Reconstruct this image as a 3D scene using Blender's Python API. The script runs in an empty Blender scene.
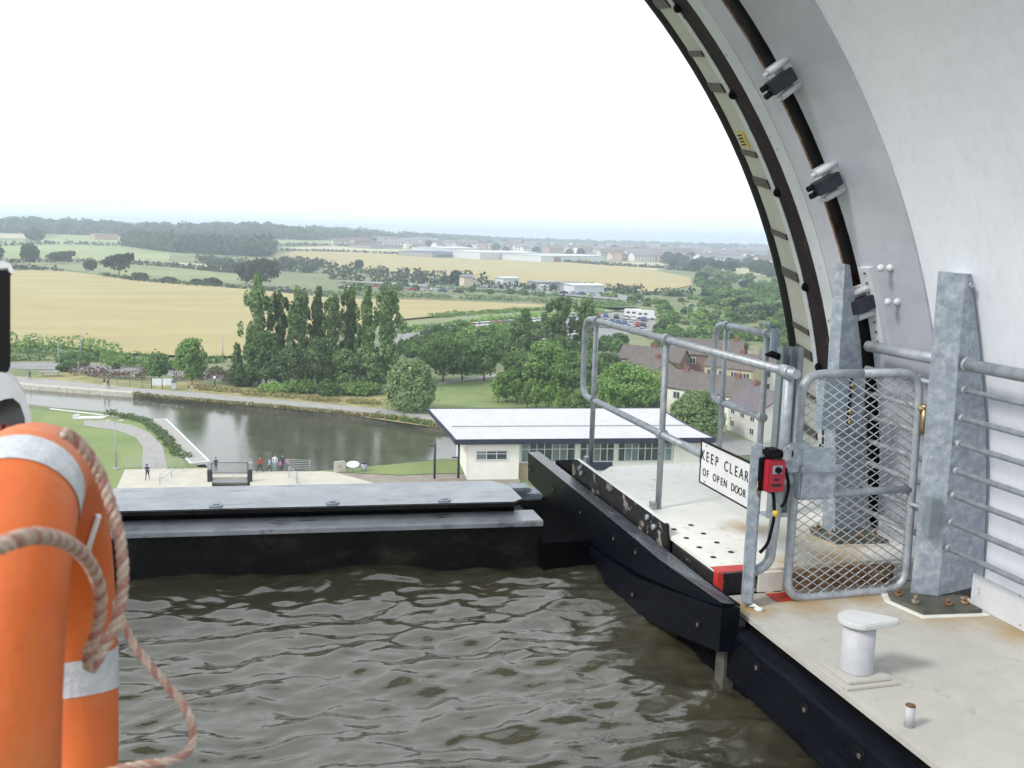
import bpy, bmesh, math, random
import numpy as np
from mathutils import Vector, Matrix, noise
from mathutils.geometry import delaunay_2d_cdt
C = bpy.context; S = C.scene
random.seed(7); np.random.seed(7)

# ------------------------------------------------------------------ camera
FPX = 950.0; H = 26.0
PSI = math.radians(15.4); PIT = math.atan(148/950.0); ROLL = 0.027
F0 = Vector((math.sin(PSI), math.cos(PSI), 0)); R0 = Vector((math.cos(PSI), -math.sin(PSI), 0)); UZ = Vector((0,0,1))
FW = F0*math.cos(PIT) - UZ*math.sin(PIT); U0 = F0*math.sin(PIT) + UZ*math.cos(PIT)
RT = R0*math.cos(ROLL) + U0*math.sin(ROLL); UP = -R0*math.sin(ROLL) + U0*math.cos(ROLL)
CAM = Vector((0,0,H))
cd = bpy.data.cameras.new('camera'); cam = bpy.data.objects.new('camera', cd); S.collection.objects.link(cam)
m = Matrix((RT, UP, -FW)).transposed().to_4x4(); m.translation = CAM; cam.matrix_world = m
cd.sensor_width = 36; cd.lens = FPX/1024*36; cd.clip_start = 0.05; cd.clip_end = 30000
cd.dof.use_dof = True; cd.dof.focus_distance = 9.0; cd.dof.aperture_fstop = 9.0
S.camera = cam
S.render.resolution_x = 1024; S.render.resolution_y = 768

# ------------------------------------------------------------------ world, sun, exposure
w = bpy.data.worlds.new('World'); S.world = w; w.use_nodes = True
nt = w.node_tree; nt.nodes.clear()
SUN_EL = math.radians(42); SUN_ROT = math.radians(-105)    # to the left, a little behind
sky = nt.nodes.new('ShaderNodeTexSky'); sky.sky_type = 'NISHITA'; sky.sun_disc = False
sky.sun_elevation = SUN_EL; sky.sun_rotation = SUN_ROT; sky.air_density = 1.5; sky.dust_density = 4
tc = nt.nodes.new('ShaderNodeTexCoord'); nz = nt.nodes.new('ShaderNodeTexNoise'); nz.inputs['Scale'].default_value = 1.6; nz.inputs['Detail'].default_value = 6
mp = nt.nodes.new('ShaderNodeMapping'); mp.inputs['Scale'].default_value = (1,1,5)
nt.links.new(tc.outputs['Generated'], mp.inputs['Vector']); nt.links.new(mp.outputs['Vector'], nz.inputs['Vector'])
cr = nt.nodes.new('ShaderNodeValToRGB')
cr.color_ramp.elements[0].position = .3; cr.color_ramp.elements[0].color = (6.6,7.1,7.5,1)
cr.color_ramp.elements[1].position = .7; cr.color_ramp.elements[1].color = (7.7,7.9,8.1,1)
nt.links.new(nz.outputs['Fac'], cr.inputs['Fac'])
mx = nt.nodes.new('ShaderNodeMixRGB'); mx.inputs['Fac'].default_value = .9          # the cloud deck over the clear sky
nt.links.new(sky.outputs['Color'], mx.inputs['Color1']); nt.links.new(cr.outputs['Color'], mx.inputs['Color2'])
bg = nt.nodes.new('ShaderNodeBackground'); bg.inputs['Strength'].default_value = .12
nt.links.new(mx.outputs['Color'], bg.inputs['Color'])
wo = nt.nodes.new('ShaderNodeOutputWorld'); nt.links.new(bg.outputs['Background'], wo.inputs['Surface'])
sd = bpy.data.lights.new('sun', 'SUN'); sd.energy = 1.5; sd.angle = math.radians(11); sd.color = (1, .96, .9)
sun = bpy.data.objects.new('sun', sd); S.collection.objects.link(sun)
az = SUN_ROT
sdir = Vector((math.sin(az)*math.cos(SUN_EL), math.cos(az)*math.cos(SUN_EL), math.sin(SUN_EL)))
sun.rotation_euler = sdir.to_track_quat('Z','Y').to_euler()
S.view_settings.view_transform = 'Standard'; S.view_settings.look = 'None'; S.view_settings.gamma = 1
S.view_settings.exposure = 0.72
S.render.engine = 'CYCLES'
try:
    S.cycles.volume_bounces = 1; S.cycles.max_bounces = 8; S.cycles.transparent_max_bounces = 16
except Exception: pass

# ------------------------------------------------------------------ pixel rays to points of the place
def ray(x, y): return FW + RT*((x-512)/FPX) - UP*((y-384)/FPX)
def onz(x, y, z=0.0): d = ray(x,y); return CAM + d*((z-H)/d.z)
def onu(x, y, u): d = ray(x,y); return CAM + d*(u/d.x)
def onv(x, y, v): d = ray(x,y); return CAM + d*(v/d.y)
def atd(x, y, dep): return CAM + ray(x,y)*dep
def pix(P): q = Vector(P)-CAM; k = q.dot(FW); return 512+FPX*q.dot(RT)/k, 384-FPX*q.dot(UP)/k
def ss(a, b, x): t = min(1, max(0, (x-a)/(b-a))); return t*t*(3-2*t)
def terr(x, y):
    d = x*R0.y*0 + Vector((x,y,0)).dot(F0); l = Vector((x,y,0)).dot(R0)
    if d < 300: return 0.0
    k = l/d
    left = 1 - ss(-.30, .02, k)
    h = 34*ss(650, 2500, d)*left + 6*ss(900, 3000, d)*(1-left)
    h += 1.2*noise.noise(Vector((x/260, y/260, 3)))*ss(500, 900, d)
    return h
def ground(x, y):
    """where the pixel's ray meets the terrain"""
    d = ray(x,y); h = Vector((d.x,d.y,0)).length
    t = 60/h
    prev = t
    while t*h < 8000:
        P = CAM + d*t
        if P.z < terr(P.x,P.y):
            lo, hi = prev, t
            for _ in range(18):
                mid = (lo+hi)/2; P = CAM+d*mid
                if P.z < terr(P.x,P.y): hi = mid
                else: lo = mid
            P = CAM+d*hi; return Vector((P.x,P.y,terr(P.x,P.y)))
        prev = t; t *= 1.012
    P = CAM + d*(7500/h); return Vector((P.x,P.y,terr(P.x,P.y)))

# ------------------------------------------------------------------ materials
def nodes(name):
    mt = bpy.data.materials.new(name); mt.use_nodes = True
    n = mt.node_tree; b = n.nodes['Principled BSDF']; return mt, n, b
def N(n, t, **k):
    x = n.nodes.new(t)
    for a, v in k.items():
        if a in x.inputs: x.inputs[a].default_value = v
        else: setattr(x, a, v)
    return x
def ramp(n, src, stops):
    r = n.nodes.new('ShaderNodeValToRGB'); e = r.color_ramp.elements
    while len(e) < len(stops): e.new(.5)
    for i, (p, c) in enumerate(stops):
        e[i].position = p; e[i].color = (*c, 1) if len(c) == 3 else c
    n.links.new(src, r.inputs['Fac']); return r.outputs['Color']
def mat(name, stops, scale=5, rough=.6, metal=0, bump=0, bscale=None, detail=6, stretch=(1,1,1), coord='Object', spec=None, patches=None, dirt=None, trans=0):
    """procedural paint, metal, cloth or soil: colour noise with optional sharp patches and dirt"""
    mt, n, b = nodes(name)
    if coord == 'Position': src = n.nodes.new('ShaderNodeNewGeometry').outputs['Position']
    else: src = n.nodes.new('ShaderNodeTexCoord').outputs['Object']
    mp = N(n, 'ShaderNodeMapping'); mp.inputs['Scale'].default_value = stretch
    n.links.new(src, mp.inputs['Vector'])
    nz = N(n, 'ShaderNodeTexNoise', Scale=scale, Detail=detail, Roughness=.6); n.links.new(mp.outputs['Vector'], nz.inputs['Vector'])
    if not isinstance(stops[0][0], (int, float)): stops = [(.3+.4*i/max(1,len(stops)-1), c) for i, c in enumerate(stops)]
    col = ramp(n, nz.outputs['Fac'], stops)
    def over(col, c2, sc, lo, hi, st=None, seed=0, amt=1):
        mq = N(n, 'ShaderNodeMapping'); mq.inputs['Scale'].default_value = st or (1,1,1); mq.inputs['Location'].default_value = (seed*3.7, seed*1.3, seed)
        n.links.new(src, mq.inputs['Vector'])
        q = N(n, 'ShaderNodeTexNoise', Scale=sc, Detail=8, Roughness=.68); n.links.new(mq.outputs['Vector'], q.inputs['Vector'])
        f = ramp(n, q.outputs['Fac'], [(lo,(0,0,0)), (hi,(amt,amt,amt))])
        mm = n.nodes.new('ShaderNodeMixRGB'); n.links.new(f, mm.inputs['Fac']); n.links.new(col, mm.inputs['Color1']); mm.inputs['Color2'].default_value = (*c2,1)
        return mm.outputs['Color']
    for i, pp in enumerate(patches or []): col = over(col, *pp, seed=i+1) if len(pp) < 6 else over(col, *pp[:5], seed=i+1, amt=pp[5])
    n.links.new(col, b.inputs['Base Color'])
    b.inputs['Roughness'].default_value = rough; b.inputs['Metallic'].default_value = metal
    if spec is not None: b.inputs['Specular IOR Level'].default_value = spec
    if trans: b.inputs['Subsurface Weight'].default_value = 0
    if bump:
        nb = N(n, 'ShaderNodeTexNoise', Scale=bscale or scale*4, Detail=5); n.links.new(mp.outputs['Vector'], nb.inputs['Vector'])
        bp = N(n, 'ShaderNodeBump', Strength=bump, Distance=.01); n.links.new(nb.outputs['Fac'], bp.inputs['Height']); n.links.new(bp.outputs['Normal'], b.inputs['Normal'])
    return mt
def leafmat(name, c1, c2, c3):
    mt, n, b = nodes(name)
    g = n.nodes.new('ShaderNodeNewGeometry'); oi = n.nodes.new('ShaderNodeObjectInfo')
    col = ramp(n, g.outputs['Random Per Island'], [(0,c1),(.55,c2),(1,c3)])
    hs = n.nodes.new('ShaderNodeHueSaturation'); n.links.new(col, hs.inputs['Color'])
    mr = N(n, 'ShaderNodeMapRange'); mr.inputs['To Min'].default_value = .72; mr.inputs['To Max'].default_value = 1.25
    n.links.new(oi.outputs['Random'], mr.inputs['Value']); n.links.new(mr.outputs['Result'], hs.inputs['Value'])
    n.links.new(hs.outputs['Color'], b.inputs['Base Color']); b.inputs['Roughness'].default_value = .65
    b.inputs['Specular IOR Level'].default_value = .25
    tr = n.nodes.new('ShaderNodeBsdfTranslucent'); n.links.new(hs.outputs['Color'], tr.inputs['Color'])
    ms = n.nodes.new('ShaderNodeMixShader'); ms.inputs['Fac'].default_value = .35
    n.links.new(b.outputs['BSDF'], ms.inputs[1]); n.links.new(tr.outputs['BSDF'], ms.inputs[2])
    n.links.new(ms.outputs['Shader'], n.nodes['Material Output'].inputs['Surface'])
    return mt
M = {}
M['galv'] = mat('galvanised steel', [(.3,(.23,.265,.315)),(.5,(.31,.355,.41)),(.68,(.45,.49,.54))], 22, .5, .2, bump=.15, bscale=60, detail=7, patches=[((.55,.58,.6),38,.6,.7),((.12,.12,.12),6,.66,.8,None,.6)])
M['galvpipe'] = mat('galvanised pipe', [(.3,(.25,.28,.31)),(.6,(.4,.435,.47))], 18, .45, .25, bump=.12, bscale=90, patches=[((.5,.52,.54),30,.6,.75)])
M['meshsteel'] = mat('bright mesh strand', [(.3,(.45,.48,.52)),(.7,(.62,.65,.68))], 18, .4, .2)
M['paint'] = mat('white steel paint', [(.3,(.74,.77,.84)),(.7,(.81,.84,.9))], 1.5, .45, 0, bump=.1, bscale=30, patches=[((.46,.48,.56),5,.5,.8,(6,6,.045),.3),((.62,.63,.7),2.2,.5,.7,(1,1,.5),.3),((.36,.38,.45),60,.62,.72,None,.3),((.22,.14,.08),11,.765,.78,None,.8)])
M['ringgrey'] = mat('grey ring paint', [(.3,(.40,.41,.47)),(.7,(.50,.51,.57))], 2, .5, 0, bump=.1, bscale=30, patches=[((.2,.17,.16),5,.6,.85,None,.6),((.2,.1,.06),30,.72,.76)])
M['lilac'] = mat('pale ring paint', [(.3,(.46,.47,.53)),(.7,(.56,.57,.63))], 3, .5, 0, bump=.1, bscale=40, patches=[((.2,.09,.05),14,.66,.72)])
M['lightstrip'] = mat('ring flange paint', [(.3,(.55,.57,.61)),(.7,(.66,.68,.71))], 3, .45, patches=[((.16,.09,.06),16,.62,.68)])
M['recessshade'] = mat('shaded recess grey', [(.3,(.06,.055,.06)),(.7,(.11,.1,.105))], 4, .8, spec=.1, patches=[((.08,.04,.025),7,.55,.65)])  # ring grey darkened in the colour to deepen the shade of the recess
M['cream'] = mat('cream duct', [(.3,(.42,.42,.37)),(.7,(.52,.51,.44))], 2.5, .55)
M['darkrail'] = mat('rail brown steel', [(.3,(.014,.011,.013)),(.7,(.035,.026,.028))], 5, .75, spec=.1, patches=[((.12,.045,.02),9,.6,.7)])
M['black'] = mat('black rubber', [(.3,(.004,.004,.005)),(.7,(.01,.01,.012))], 10, .6, spec=.12)
M['strap'] = mat('strap', [(.3,(.05,.04,.035)),(.7,(.08,.065,.055))], 20, .6)
M['dark'] = mat('shade black steel', [(.3,(.002,.002,.003)),(.7,(.006,.006,.007))], 8, .9, spec=.05)  # steel colour taken near black to hold the shade of enclosed gaps
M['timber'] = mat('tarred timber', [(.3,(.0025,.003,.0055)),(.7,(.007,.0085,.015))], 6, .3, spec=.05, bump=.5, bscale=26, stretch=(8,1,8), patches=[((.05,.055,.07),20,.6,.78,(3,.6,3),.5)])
M['timbersheen'] = mat('timber top with sheen', [(.3,(.02,.023,.032)),(.7,(.06,.068,.085))], 5, .22, bump=.5, bscale=26, stretch=(5,1,5), spec=.6, patches=[((.16,.18,.22),6,.55,.7,(3,.6,3),.8)])  # worn top; its paler tones also paint in the wet sheen
M['peel'] = mat('peeling paint', [(.3,(.012,.012,.014)),(.7,(.03,.028,.028))], 6, .5, bump=.4, bscale=30, spec=.2, patches=[((.3,.27,.235),7,.575,.6),((.12,.06,.03),18,.64,.68)])
M['baseplate'] = mat('grimy base plate', [(.3,(.05,.055,.045)),(.7,(.12,.12,.1))], 9, .6, bump=.4, bscale=50, patches=[((.2,.12,.06),12,.6,.68),((.02,.02,.02),7,.6,.7)])
M['red'] = mat('red paint', [(.3,(.42,.02,.015)),(.7,(.6,.045,.03))], 9, .5, patches=[((.5,.35,.3),14,.66,.72,None,.6)])
M['redbox'] = mat('red plastic', [(.3,(.34,.01,.03)),(.7,(.42,.018,.04))], 9, .4)
M['rust'] = mat('rust', [(.3,(.09,.045,.02)),(.5,(.22,.12,.06)),(.7,(.34,.25,.15))], 16, .85, bump=.6, bscale=60, patches=[((.3,.28,.24),9,.58,.66)])
M['blockdark'] = mat('dark rubber block', [(.3,(.025,.028,.038)),(.7,(.05,.055,.07))], 12, .6, spec=.2)
M['bollard'] = mat('grey white bollard paint', [(.3,(.40,.41,.44)),(.7,(.5,.51,.54))], 9, .55, bump=.15, bscale=60, patches=[((.28,.27,.26),14,.62,.75,None,.6)])
M['capwhite'] = mat('worn cap paint', [(.3,(.55,.56,.57)),(.7,(.64,.65,.66))], 9, .55, bump=.15, bscale=60, patches=[((.3,.28,.25),18,.66,.75,None,.6)])
M['cabinet'] = mat('blue grey cabinet', [(.3,(.2,.26,.32)),(.7,(.26,.32,.38))], 6, .45)
M['channel'] = mat('green grey channel', [(.3,(.16,.2,.22)),(.7,(.22,.26,.28))], 6, .45, patches=[((.05,.06,.06),20,.66,.72)])
M['orange'] = mat('orange buoy shell', [(.3,(.56,.105,.014)),(.7,(.66,.15,.022))], 3.5, .5, bump=.15, bscale=70, patches=[((.62,.27,.09),6,.5,.75,None,.6),((.3,.05,.02),13,.6,.7,None,.5),((.2,.08,.04),45,.7,.74,(1,1,.4),.7)])
M['tape'] = mat('reflective tape', [(.3,(.44,.47,.51)),(.7,(.6,.62,.65))], 40, .35, bump=.35, bscale=90, patches=[((.3,.27,.25),14,.62,.72,None,.6)])
M['rope'] = mat('old rope', [(.3,(.42,.28,.22)),(.5,(.56,.43,.35)),(.7,(.66,.56,.47))], 60, .9, bump=.6, bscale=300)
M['ropered'] = mat('rope red strand', [(.3,(.36,.16,.13)),(.7,(.52,.3,.25))], 60, .9, bump=.6, bscale=300)
M['white'] = mat('white moulding', [(.3,(.55,.56,.58)),(.7,(.66,.67,.69))], 6, .35, patches=[((.35,.35,.36),9,.62,.8,None,.5)])
M['frameGrey'] = mat('grey white moulding', [(.3,(.36,.38,.4)),(.7,(.5,.52,.54))], 6, .35)
M['frameGrey2'] = mat('smoky window', [(.3,(.07,.075,.085)),(.7,(.13,.135,.15))], 6, .25)
M['redreflection'] = mat('red orange reflection', [(.3,(.35,.06,.03)),(.7,(.45,.1,.04))], 6, .5)  # colour of the orange reflection in the boat window
M['signwhite'] = mat('sign white', [(.3,(.68,.69,.7)),(.7,(.78,.79,.8))], 6, .4)
M['ink'] = mat('sign black', [(.3,(.01,.01,.012)),(.7,(.02,.02,.025))], 6, .5)
M['brass'] = mat('brass', [(.3,(.35,.27,.13)),(.7,(.55,.45,.25))], 20, .35, .8)
M['yellow'] = mat('yellow label', [(.3,(.6,.42,.03)),(.7,(.7,.5,.05))], 20, .5)
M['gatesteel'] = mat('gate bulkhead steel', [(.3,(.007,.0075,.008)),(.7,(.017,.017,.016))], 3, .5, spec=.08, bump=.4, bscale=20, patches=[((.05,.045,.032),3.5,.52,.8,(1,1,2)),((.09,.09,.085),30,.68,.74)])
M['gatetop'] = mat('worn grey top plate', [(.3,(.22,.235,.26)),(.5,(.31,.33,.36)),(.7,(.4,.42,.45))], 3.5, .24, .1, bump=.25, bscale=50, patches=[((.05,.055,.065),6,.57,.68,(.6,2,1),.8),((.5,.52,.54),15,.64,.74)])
M['soot'] = M['gatesteel']

def deckmat(name, rustpts, base=((.6,.59,.55),(.72,.71,.67))):
    mt, n, b = nodes(name)
    pos = n.nodes.new('ShaderNodeNewGeometry').outputs['Position']
    nz = N(n,'ShaderNodeTexNoise',Scale=2.2,Detail=8,Roughness=.65); n.links.new(pos,nz.inputs['Vector'])
    col = ramp(n, nz.outputs['Fac'], [(.3,base[0]),(.65,base[1])])
    sp = N(n,'ShaderNodeTexNoise',Scale=9,Detail=9,Roughness=.75); n.links.new(pos,sp.inputs['Vector'])
    f = ramp(n, sp.outputs['Fac'], [(.56,(0,0,0)),(.75,(.8,.8,.8))])
    mm = n.nodes.new('ShaderNodeMixRGB'); n.links.new(f,mm.inputs['Fac']); n.links.new(col,mm.inputs['Color1']); mm.inputs['Color2'].default_value=(.3,.28,.23,1); col=mm.outputs['Color']
    s2 = N(n,'ShaderNodeTexNoise',Scale=14,Detail=3); n.links.new(pos,s2.inputs['Vector'])
    f = ramp(n, s2.outputs['Fac'], [(.73,(0,0,0)),(.76,(.8,.8,.8))])
    mm = n.nodes.new('ShaderNodeMixRGB'); n.links.new(f,mm.inputs['Fac']); n.links.new(col,mm.inputs['Color1']); mm.inputs['Color2'].default_value=(.12,.09,.06,1); col=mm.outputs['Color']
    for (x,y,z,r) in rustpts:
        vd = N(n,'ShaderNodeVectorMath',operation='DISTANCE'); n.links.new(pos,vd.inputs[0]); vd.inputs[1].default_value=(x,y,z)
        a = N(n,'ShaderNodeMath',operation='MULTIPLY_ADD'); n.links.new(nz.outputs['Fac'],a.inputs[0]); a.inputs[1].default_value=r*1.6; n.links.new(vd.outputs['Value'],a.inputs[2])
        f = ramp(n, a.outputs[0], [(r*.9,(.85,.85,.85)),(min(.99,r*1.75),(0,0,0))])
        mm = n.nodes.new('ShaderNodeMixRGB'); n.links.new(f,mm.inputs['Fac']); n.links.new(col,mm.inputs['Color1']); mm.inputs['Color2'].default_value=(.36,.24,.09,1); col=mm.outputs['Color']
    n.links.new(col,b.inputs['Base Color']); b.inputs['Roughness'].default_value=.55
    bp = N(n,'ShaderNodeBump',Strength=.25,Distance=.004); sn=N(n,'ShaderNodeTexNoise',Scale=120,Detail=3); n.links.new(pos,sn.inputs['Vector']); n.links.new(sn.outputs['Fac'],bp.inputs['Height']); n.links.new(bp.outputs['Normal'],b.inputs['Normal'])
    return mt
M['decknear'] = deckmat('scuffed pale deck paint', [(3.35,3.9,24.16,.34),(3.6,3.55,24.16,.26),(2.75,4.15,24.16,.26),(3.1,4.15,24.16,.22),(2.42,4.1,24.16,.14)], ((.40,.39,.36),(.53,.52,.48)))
M['deckfar'] = deckmat('white deck paint', [(3.3,4.7,24.28,.42),(3.1,4.4,24.28,.34),(2.9,5.0,24.28,.2),(2.8,4.4,24.28,.2)], ((.7,.7,.65),(.8,.8,.75)))

# setting
M['meadow'] = mat('meadow', [(.3,(.11,.145,.065)),(.5,(.155,.185,.085)),(.68,(.24,.24,.13))], .02, .9, coord='Position', patches=[((.24,.21,.12),.06,.55,.75),((.06,.09,.035),.12,.58,.66)])
M['wheat'] = mat('ripe wheat', [(.3,(.315,.262,.112)),(.5,(.355,.302,.135)),(.7,(.39,.342,.17))], .02, .9, coord='Position', stretch=(1,2.5,1), patches=[((.30,.25,.12),.35,.5,.75,None,.5),((.28,.26,.14),.03,.55,.75,None,.6)])
M['palefield'] = mat('pale stubble', [(.3,(.38,.36,.22)),(.7,(.46,.43,.28))], .01, .9, coord='Position', patches=[((.33,.32,.15),.03,.55,.7)])
M['greenfield'] = mat('pale green pasture', [(.3,(.2,.25,.1)),(.7,(.31,.34,.16))], .008, .9, coord='Position', patches=[((.16,.2,.08),.03,.55,.7)])
M['pasture'] = mat('green pasture', [(.3,(.16,.2,.085)),(.7,(.25,.27,.12))], .012, .9, coord='Position', patches=[((.12,.13,.07),.05,.55,.7)])
M['lawn'] = mat('mown lawn', [(.3,(.13,.185,.06)),(.5,(.17,.225,.075)),(.7,(.22,.26,.1))], .12, .9, coord='Position', bump=.4, bscale=3, patches=[((.26,.28,.1),.5,.55,.75,None,.6)])
M['drygrass'] = mat('dry bank grass', [(.3,(.14,.16,.06)),(.5,(.26,.24,.1)),(.7,(.38,.33,.17))], .3, .95, coord='Position')
M['scrub'] = mat('scrub slope', [(.3,(.09,.13,.055)),(.45,(.14,.18,.075)),(.56,(.2,.19,.11)),(.7,(.27,.2,.16))], .06, .95, coord='Position', patches=[((.09,.13,.045),.12,.5,.6)])
M['asphalt'] = mat('pale tarmac', [(.3,(.2,.2,.2)),(.7,(.27,.27,.265))], .3, .9, coord='Position', patches=[((.33,.32,.3),1.2,.58,.7,None,.6)])
M['gravelpath'] = mat('rolled path', [(.3,(.27,.265,.255)),(.7,(.35,.34,.325))], .8, .95, coord='Position', patches=[((.4,.38,.34),3,.58,.7,None,.6)])
M['paving'] = mat('pale paving', [(.3,(.42,.40,.34)),(.7,(.52,.49,.42))], .6, .85, coord='Position', patches=[((.34,.32,.27),1.4,.6,.7,None,.7)])
M['soil'] = mat('brown gravel', [(.3,(.2,.17,.14)),(.7,(.3,.27,.23))], .8, .95, coord='Position')
M['concrete'] = mat('concrete quay', [(.3,(.38,.36,.31)),(.7,(.52,.5,.44))], 1.2, .85, coord='Position', patches=[((.18,.17,.13),2,.55,.7)])
M['bankstone'] = mat('bank stone', [(.3,(.05,.05,.035)),(.6,(.13,.12,.085)),(.75,(.2,.19,.14))], 2, .9, coord='Position', bump=.5)
M['boards'] = mat('grey boards', [(.3,(.3,.29,.27)),(.7,(.38,.37,.35))], 3, .8, coord='Position')
M['roofwhite'] = mat('pale metal roof', [(.3,(.47,.475,.5)),(.7,(.53,.535,.56))], .5, .6, patches=[((.55,.56,.58),1.5,.6,.8,None,.6)])
M['navy'] = mat('navy fascia', [(.3,(.014,.018,.045)),(.7,(.02,.026,.06))], 2, .5)
M['render'] = mat('cream render', [(.3,(.75,.74,.68)),(.7,(.82,.81,.75))], 1, .8, patches=[((.45,.43,.36),3,.62,.75,None,.5)])
M['render2'] = mat('grey harling', [(.3,(.52,.51,.47)),(.7,(.62,.61,.57))], 2, .9)
M['yellowrender'] = mat('yellow harling', [(.3,(.38,.33,.2)),(.7,(.46,.4,.26))], 2, .9)
M['brick'] = mat('brown brick', [(.3,(.16,.1,.08)),(.7,(.24,.16,.125))], 4, .9)
M['slate'] = mat('brown tiles', [(.3,(.09,.077,.07)),(.7,(.145,.125,.115))], 1.2, .75, patches=[((.24,.2,.17),3,.6,.7,(1,1,4),.6)])
M['slate2'] = mat('purple tiles', [(.3,(.1,.082,.1)),(.7,(.145,.122,.138))], 1.2, .7, patches=[((.25,.21,.22),3,.6,.7,None,.6)])
M['chim'] = mat('chimney brick', [(.3,(.17,.085,.06)),(.7,(.26,.13,.09))], 4, .9)
M['wood'] = mat('timber cladding', [(.3,(.24,.18,.11)),(.7,(.36,.29,.19))], 3, .8, stretch=(12,12,.5))
def glassmat(name, c):
    mt,n,b = nodes(name); nz=N(n,'ShaderNodeTexNoise',Scale=.8,Detail=3); t=n.nodes.new('ShaderNodeTexCoord'); n.links.new(t.outputs['Object'],nz.inputs['Vector'])
    n.links.new(ramp(n,nz.outputs['Fac'],[(.35,tuple(x*.6 for x in c)),(.65,c)]),b.inputs['Base Color']); b.inputs['Roughness'].default_value=.08; b.inputs['Specular IOR Level'].default_value=.6
    return mt
M['glass'] = glassmat('window glass',(.06,.08,.09)); M['blind'] = glassmat('glass with blinds',(.2,.27,.29))
M['bark'] = mat('bark', [(.3,(.07,.055,.04)),(.7,(.13,.105,.08))], 4, .95)
M['leafdark'] = leafmat('dark foliage',(0.078, 0.149, 0.049),(0.122, 0.211, 0.067),(0.186, 0.281, 0.096))
M['leafmid'] = leafmat('mid foliage',(0.101, 0.184, 0.051),(0.158, 0.264, 0.07),(0.23, 0.352, 0.109))
M['leaflight'] = leafmat('light foliage',(0.143, 0.256, 0.058),(0.215, 0.352, 0.083),(0.301, 0.448, 0.128))
M['leafpoplar'] = leafmat('poplar foliage',(0.108, 0.179, 0.07),(0.172, 0.266, 0.096),(0.251, 0.351, 0.141))
M['leafwillow'] = leafmat('willow foliage',(0.122, 0.188, 0.077),(0.186, 0.266, 0.109),(0.258, 0.344, 0.16))
M['leaffar'] = leafmat('distant foliage',(.04,.058,.036),(.06,.083,.048),(.085,.11,.065))
M['fireweed'] = leafmat('purple fireweed',(.12,.13,.05),(.26,.15,.16),(.32,.19,.2))
M['dryleaf'] = leafmat('dry grass blades',(.2,.2,.07),(.32,.29,.13),(.42,.36,.2))
for nm, c in (('navycloth',(.02,.025,.06)),('redcloth',(.55,.03,.03)),('bluecloth',(.3,.42,.6)),('whitecloth',(.65,.68,.7)),('pinkcloth',(.65,.2,.4)),('darkcloth',(.03,.03,.035)),('skin',(.5,.3,.22)),('hair',(.06,.04,.03)),('hairfair',(.4,.3,.16)),('tyre',(.02,.02,.02)),('carwhite',(.7,.7,.7)),('carsilver',(.45,.47,.5)),('carred',(.45,.03,.03)),('carblue',(.05,.09,.25)),('carblack',(.025,.025,.03)),('shedwhite',(.56,.59,.62)),('shedblue',(.08,.13,.3)),('shedgrey',(.3,.3,.32)),('townwhite',(.78,.75,.7)),('townbrick',(.45,.3,.24)),('towntan',(.6,.52,.43)),('towngrey',(.55,.54,.52)),('townroof',(.16,.12,.11)),('townroof2',(.2,.2,.22)),('lampgrey',(.35,.38,.42)),('greenpaint',(.06,.14,.13))):
    M[nm] = mat(nm, [(.3,tuple(x*.85 for x in c)),(.7,tuple(min(1,x*1.1) for x in c))], 4, .35 if nm.startswith('car') else .75)

# ------------------------------------------------------------------ object helpers
def setp(o, label=None, cat=None, group=None, kind=None):
    if label: o['label'] = label
    if cat: o['category'] = cat
    if group: o['group'] = group
    if kind: o['kind'] = kind
    return o
def thing(name, label, cat, loc=(0,0,0), rz=0, group=None):
    o = bpy.data.objects.new(name, None); S.collection.objects.link(o); o.location = loc; o.rotation_euler = (0,0,rz)
    o.empty_display_size = .1
    return setp(o, label, cat, group)
def tomesh(name, bm, mats, smooth=False):
    me = bpy.data.meshes.new(name)
    bm.normal_update(); bm.to_mesh(me); bm.free()
    for q in (mats if isinstance(mats,(list,tuple)) else [mats]): me.materials.append(q)
    if smooth:
        for p in me.polygons: p.use_smooth = True
    return me
def obj(name, bm, mats, parent=None, world=False, smooth=False, label=None, cat=None, group=None, kind=None, me=None):
    """one mesh object; world=True: the vertices are in world coordinates and are moved into the parent's space"""
    if me is None:
        if parent is not None and world:
            q = Matrix.Translation(root_loc(parent)) @ Matrix.Rotation(root_rz(parent),4,'Z')
            bmesh.ops.transform(bm, matrix=q.inverted(), verts=bm.verts)
        loc = Vector((0,0,0))
        if parent is None and kind != 'structure' and len(bm.verts):
            lo = Vector([min(v.co[i] for v in bm.verts) for i in range(3)]); hi = Vector([max(v.co[i] for v in bm.verts) for i in range(3)])
            loc = Vector(((lo.x+hi.x)/2,(lo.y+hi.y)/2,lo.z)); bmesh.ops.translate(bm, vec=-loc, verts=bm.verts)
        me = tomesh(name, bm, mats, smooth)
        o = bpy.data.objects.new(name, me); o.location = loc
    else: o = bpy.data.objects.new(name, me)
    S.collection.objects.link(o); o.parent = parent
    return setp(o, label, cat, group, kind)
def root_loc(p):
    v = Vector(p.location)
    while p.parent: p = p.parent; v = Matrix.Rotation(p.rotation_euler[2],4,'Z') @ v + Vector(p.location)
    return v
def root_rz(p):
    a = p.rotation_euler[2]
    while p.parent: p = p.parent; a += p.rotation_euler[2]
    return a
def kids(o): return [c for c in S.collection.objects if c.parent == o]
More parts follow.
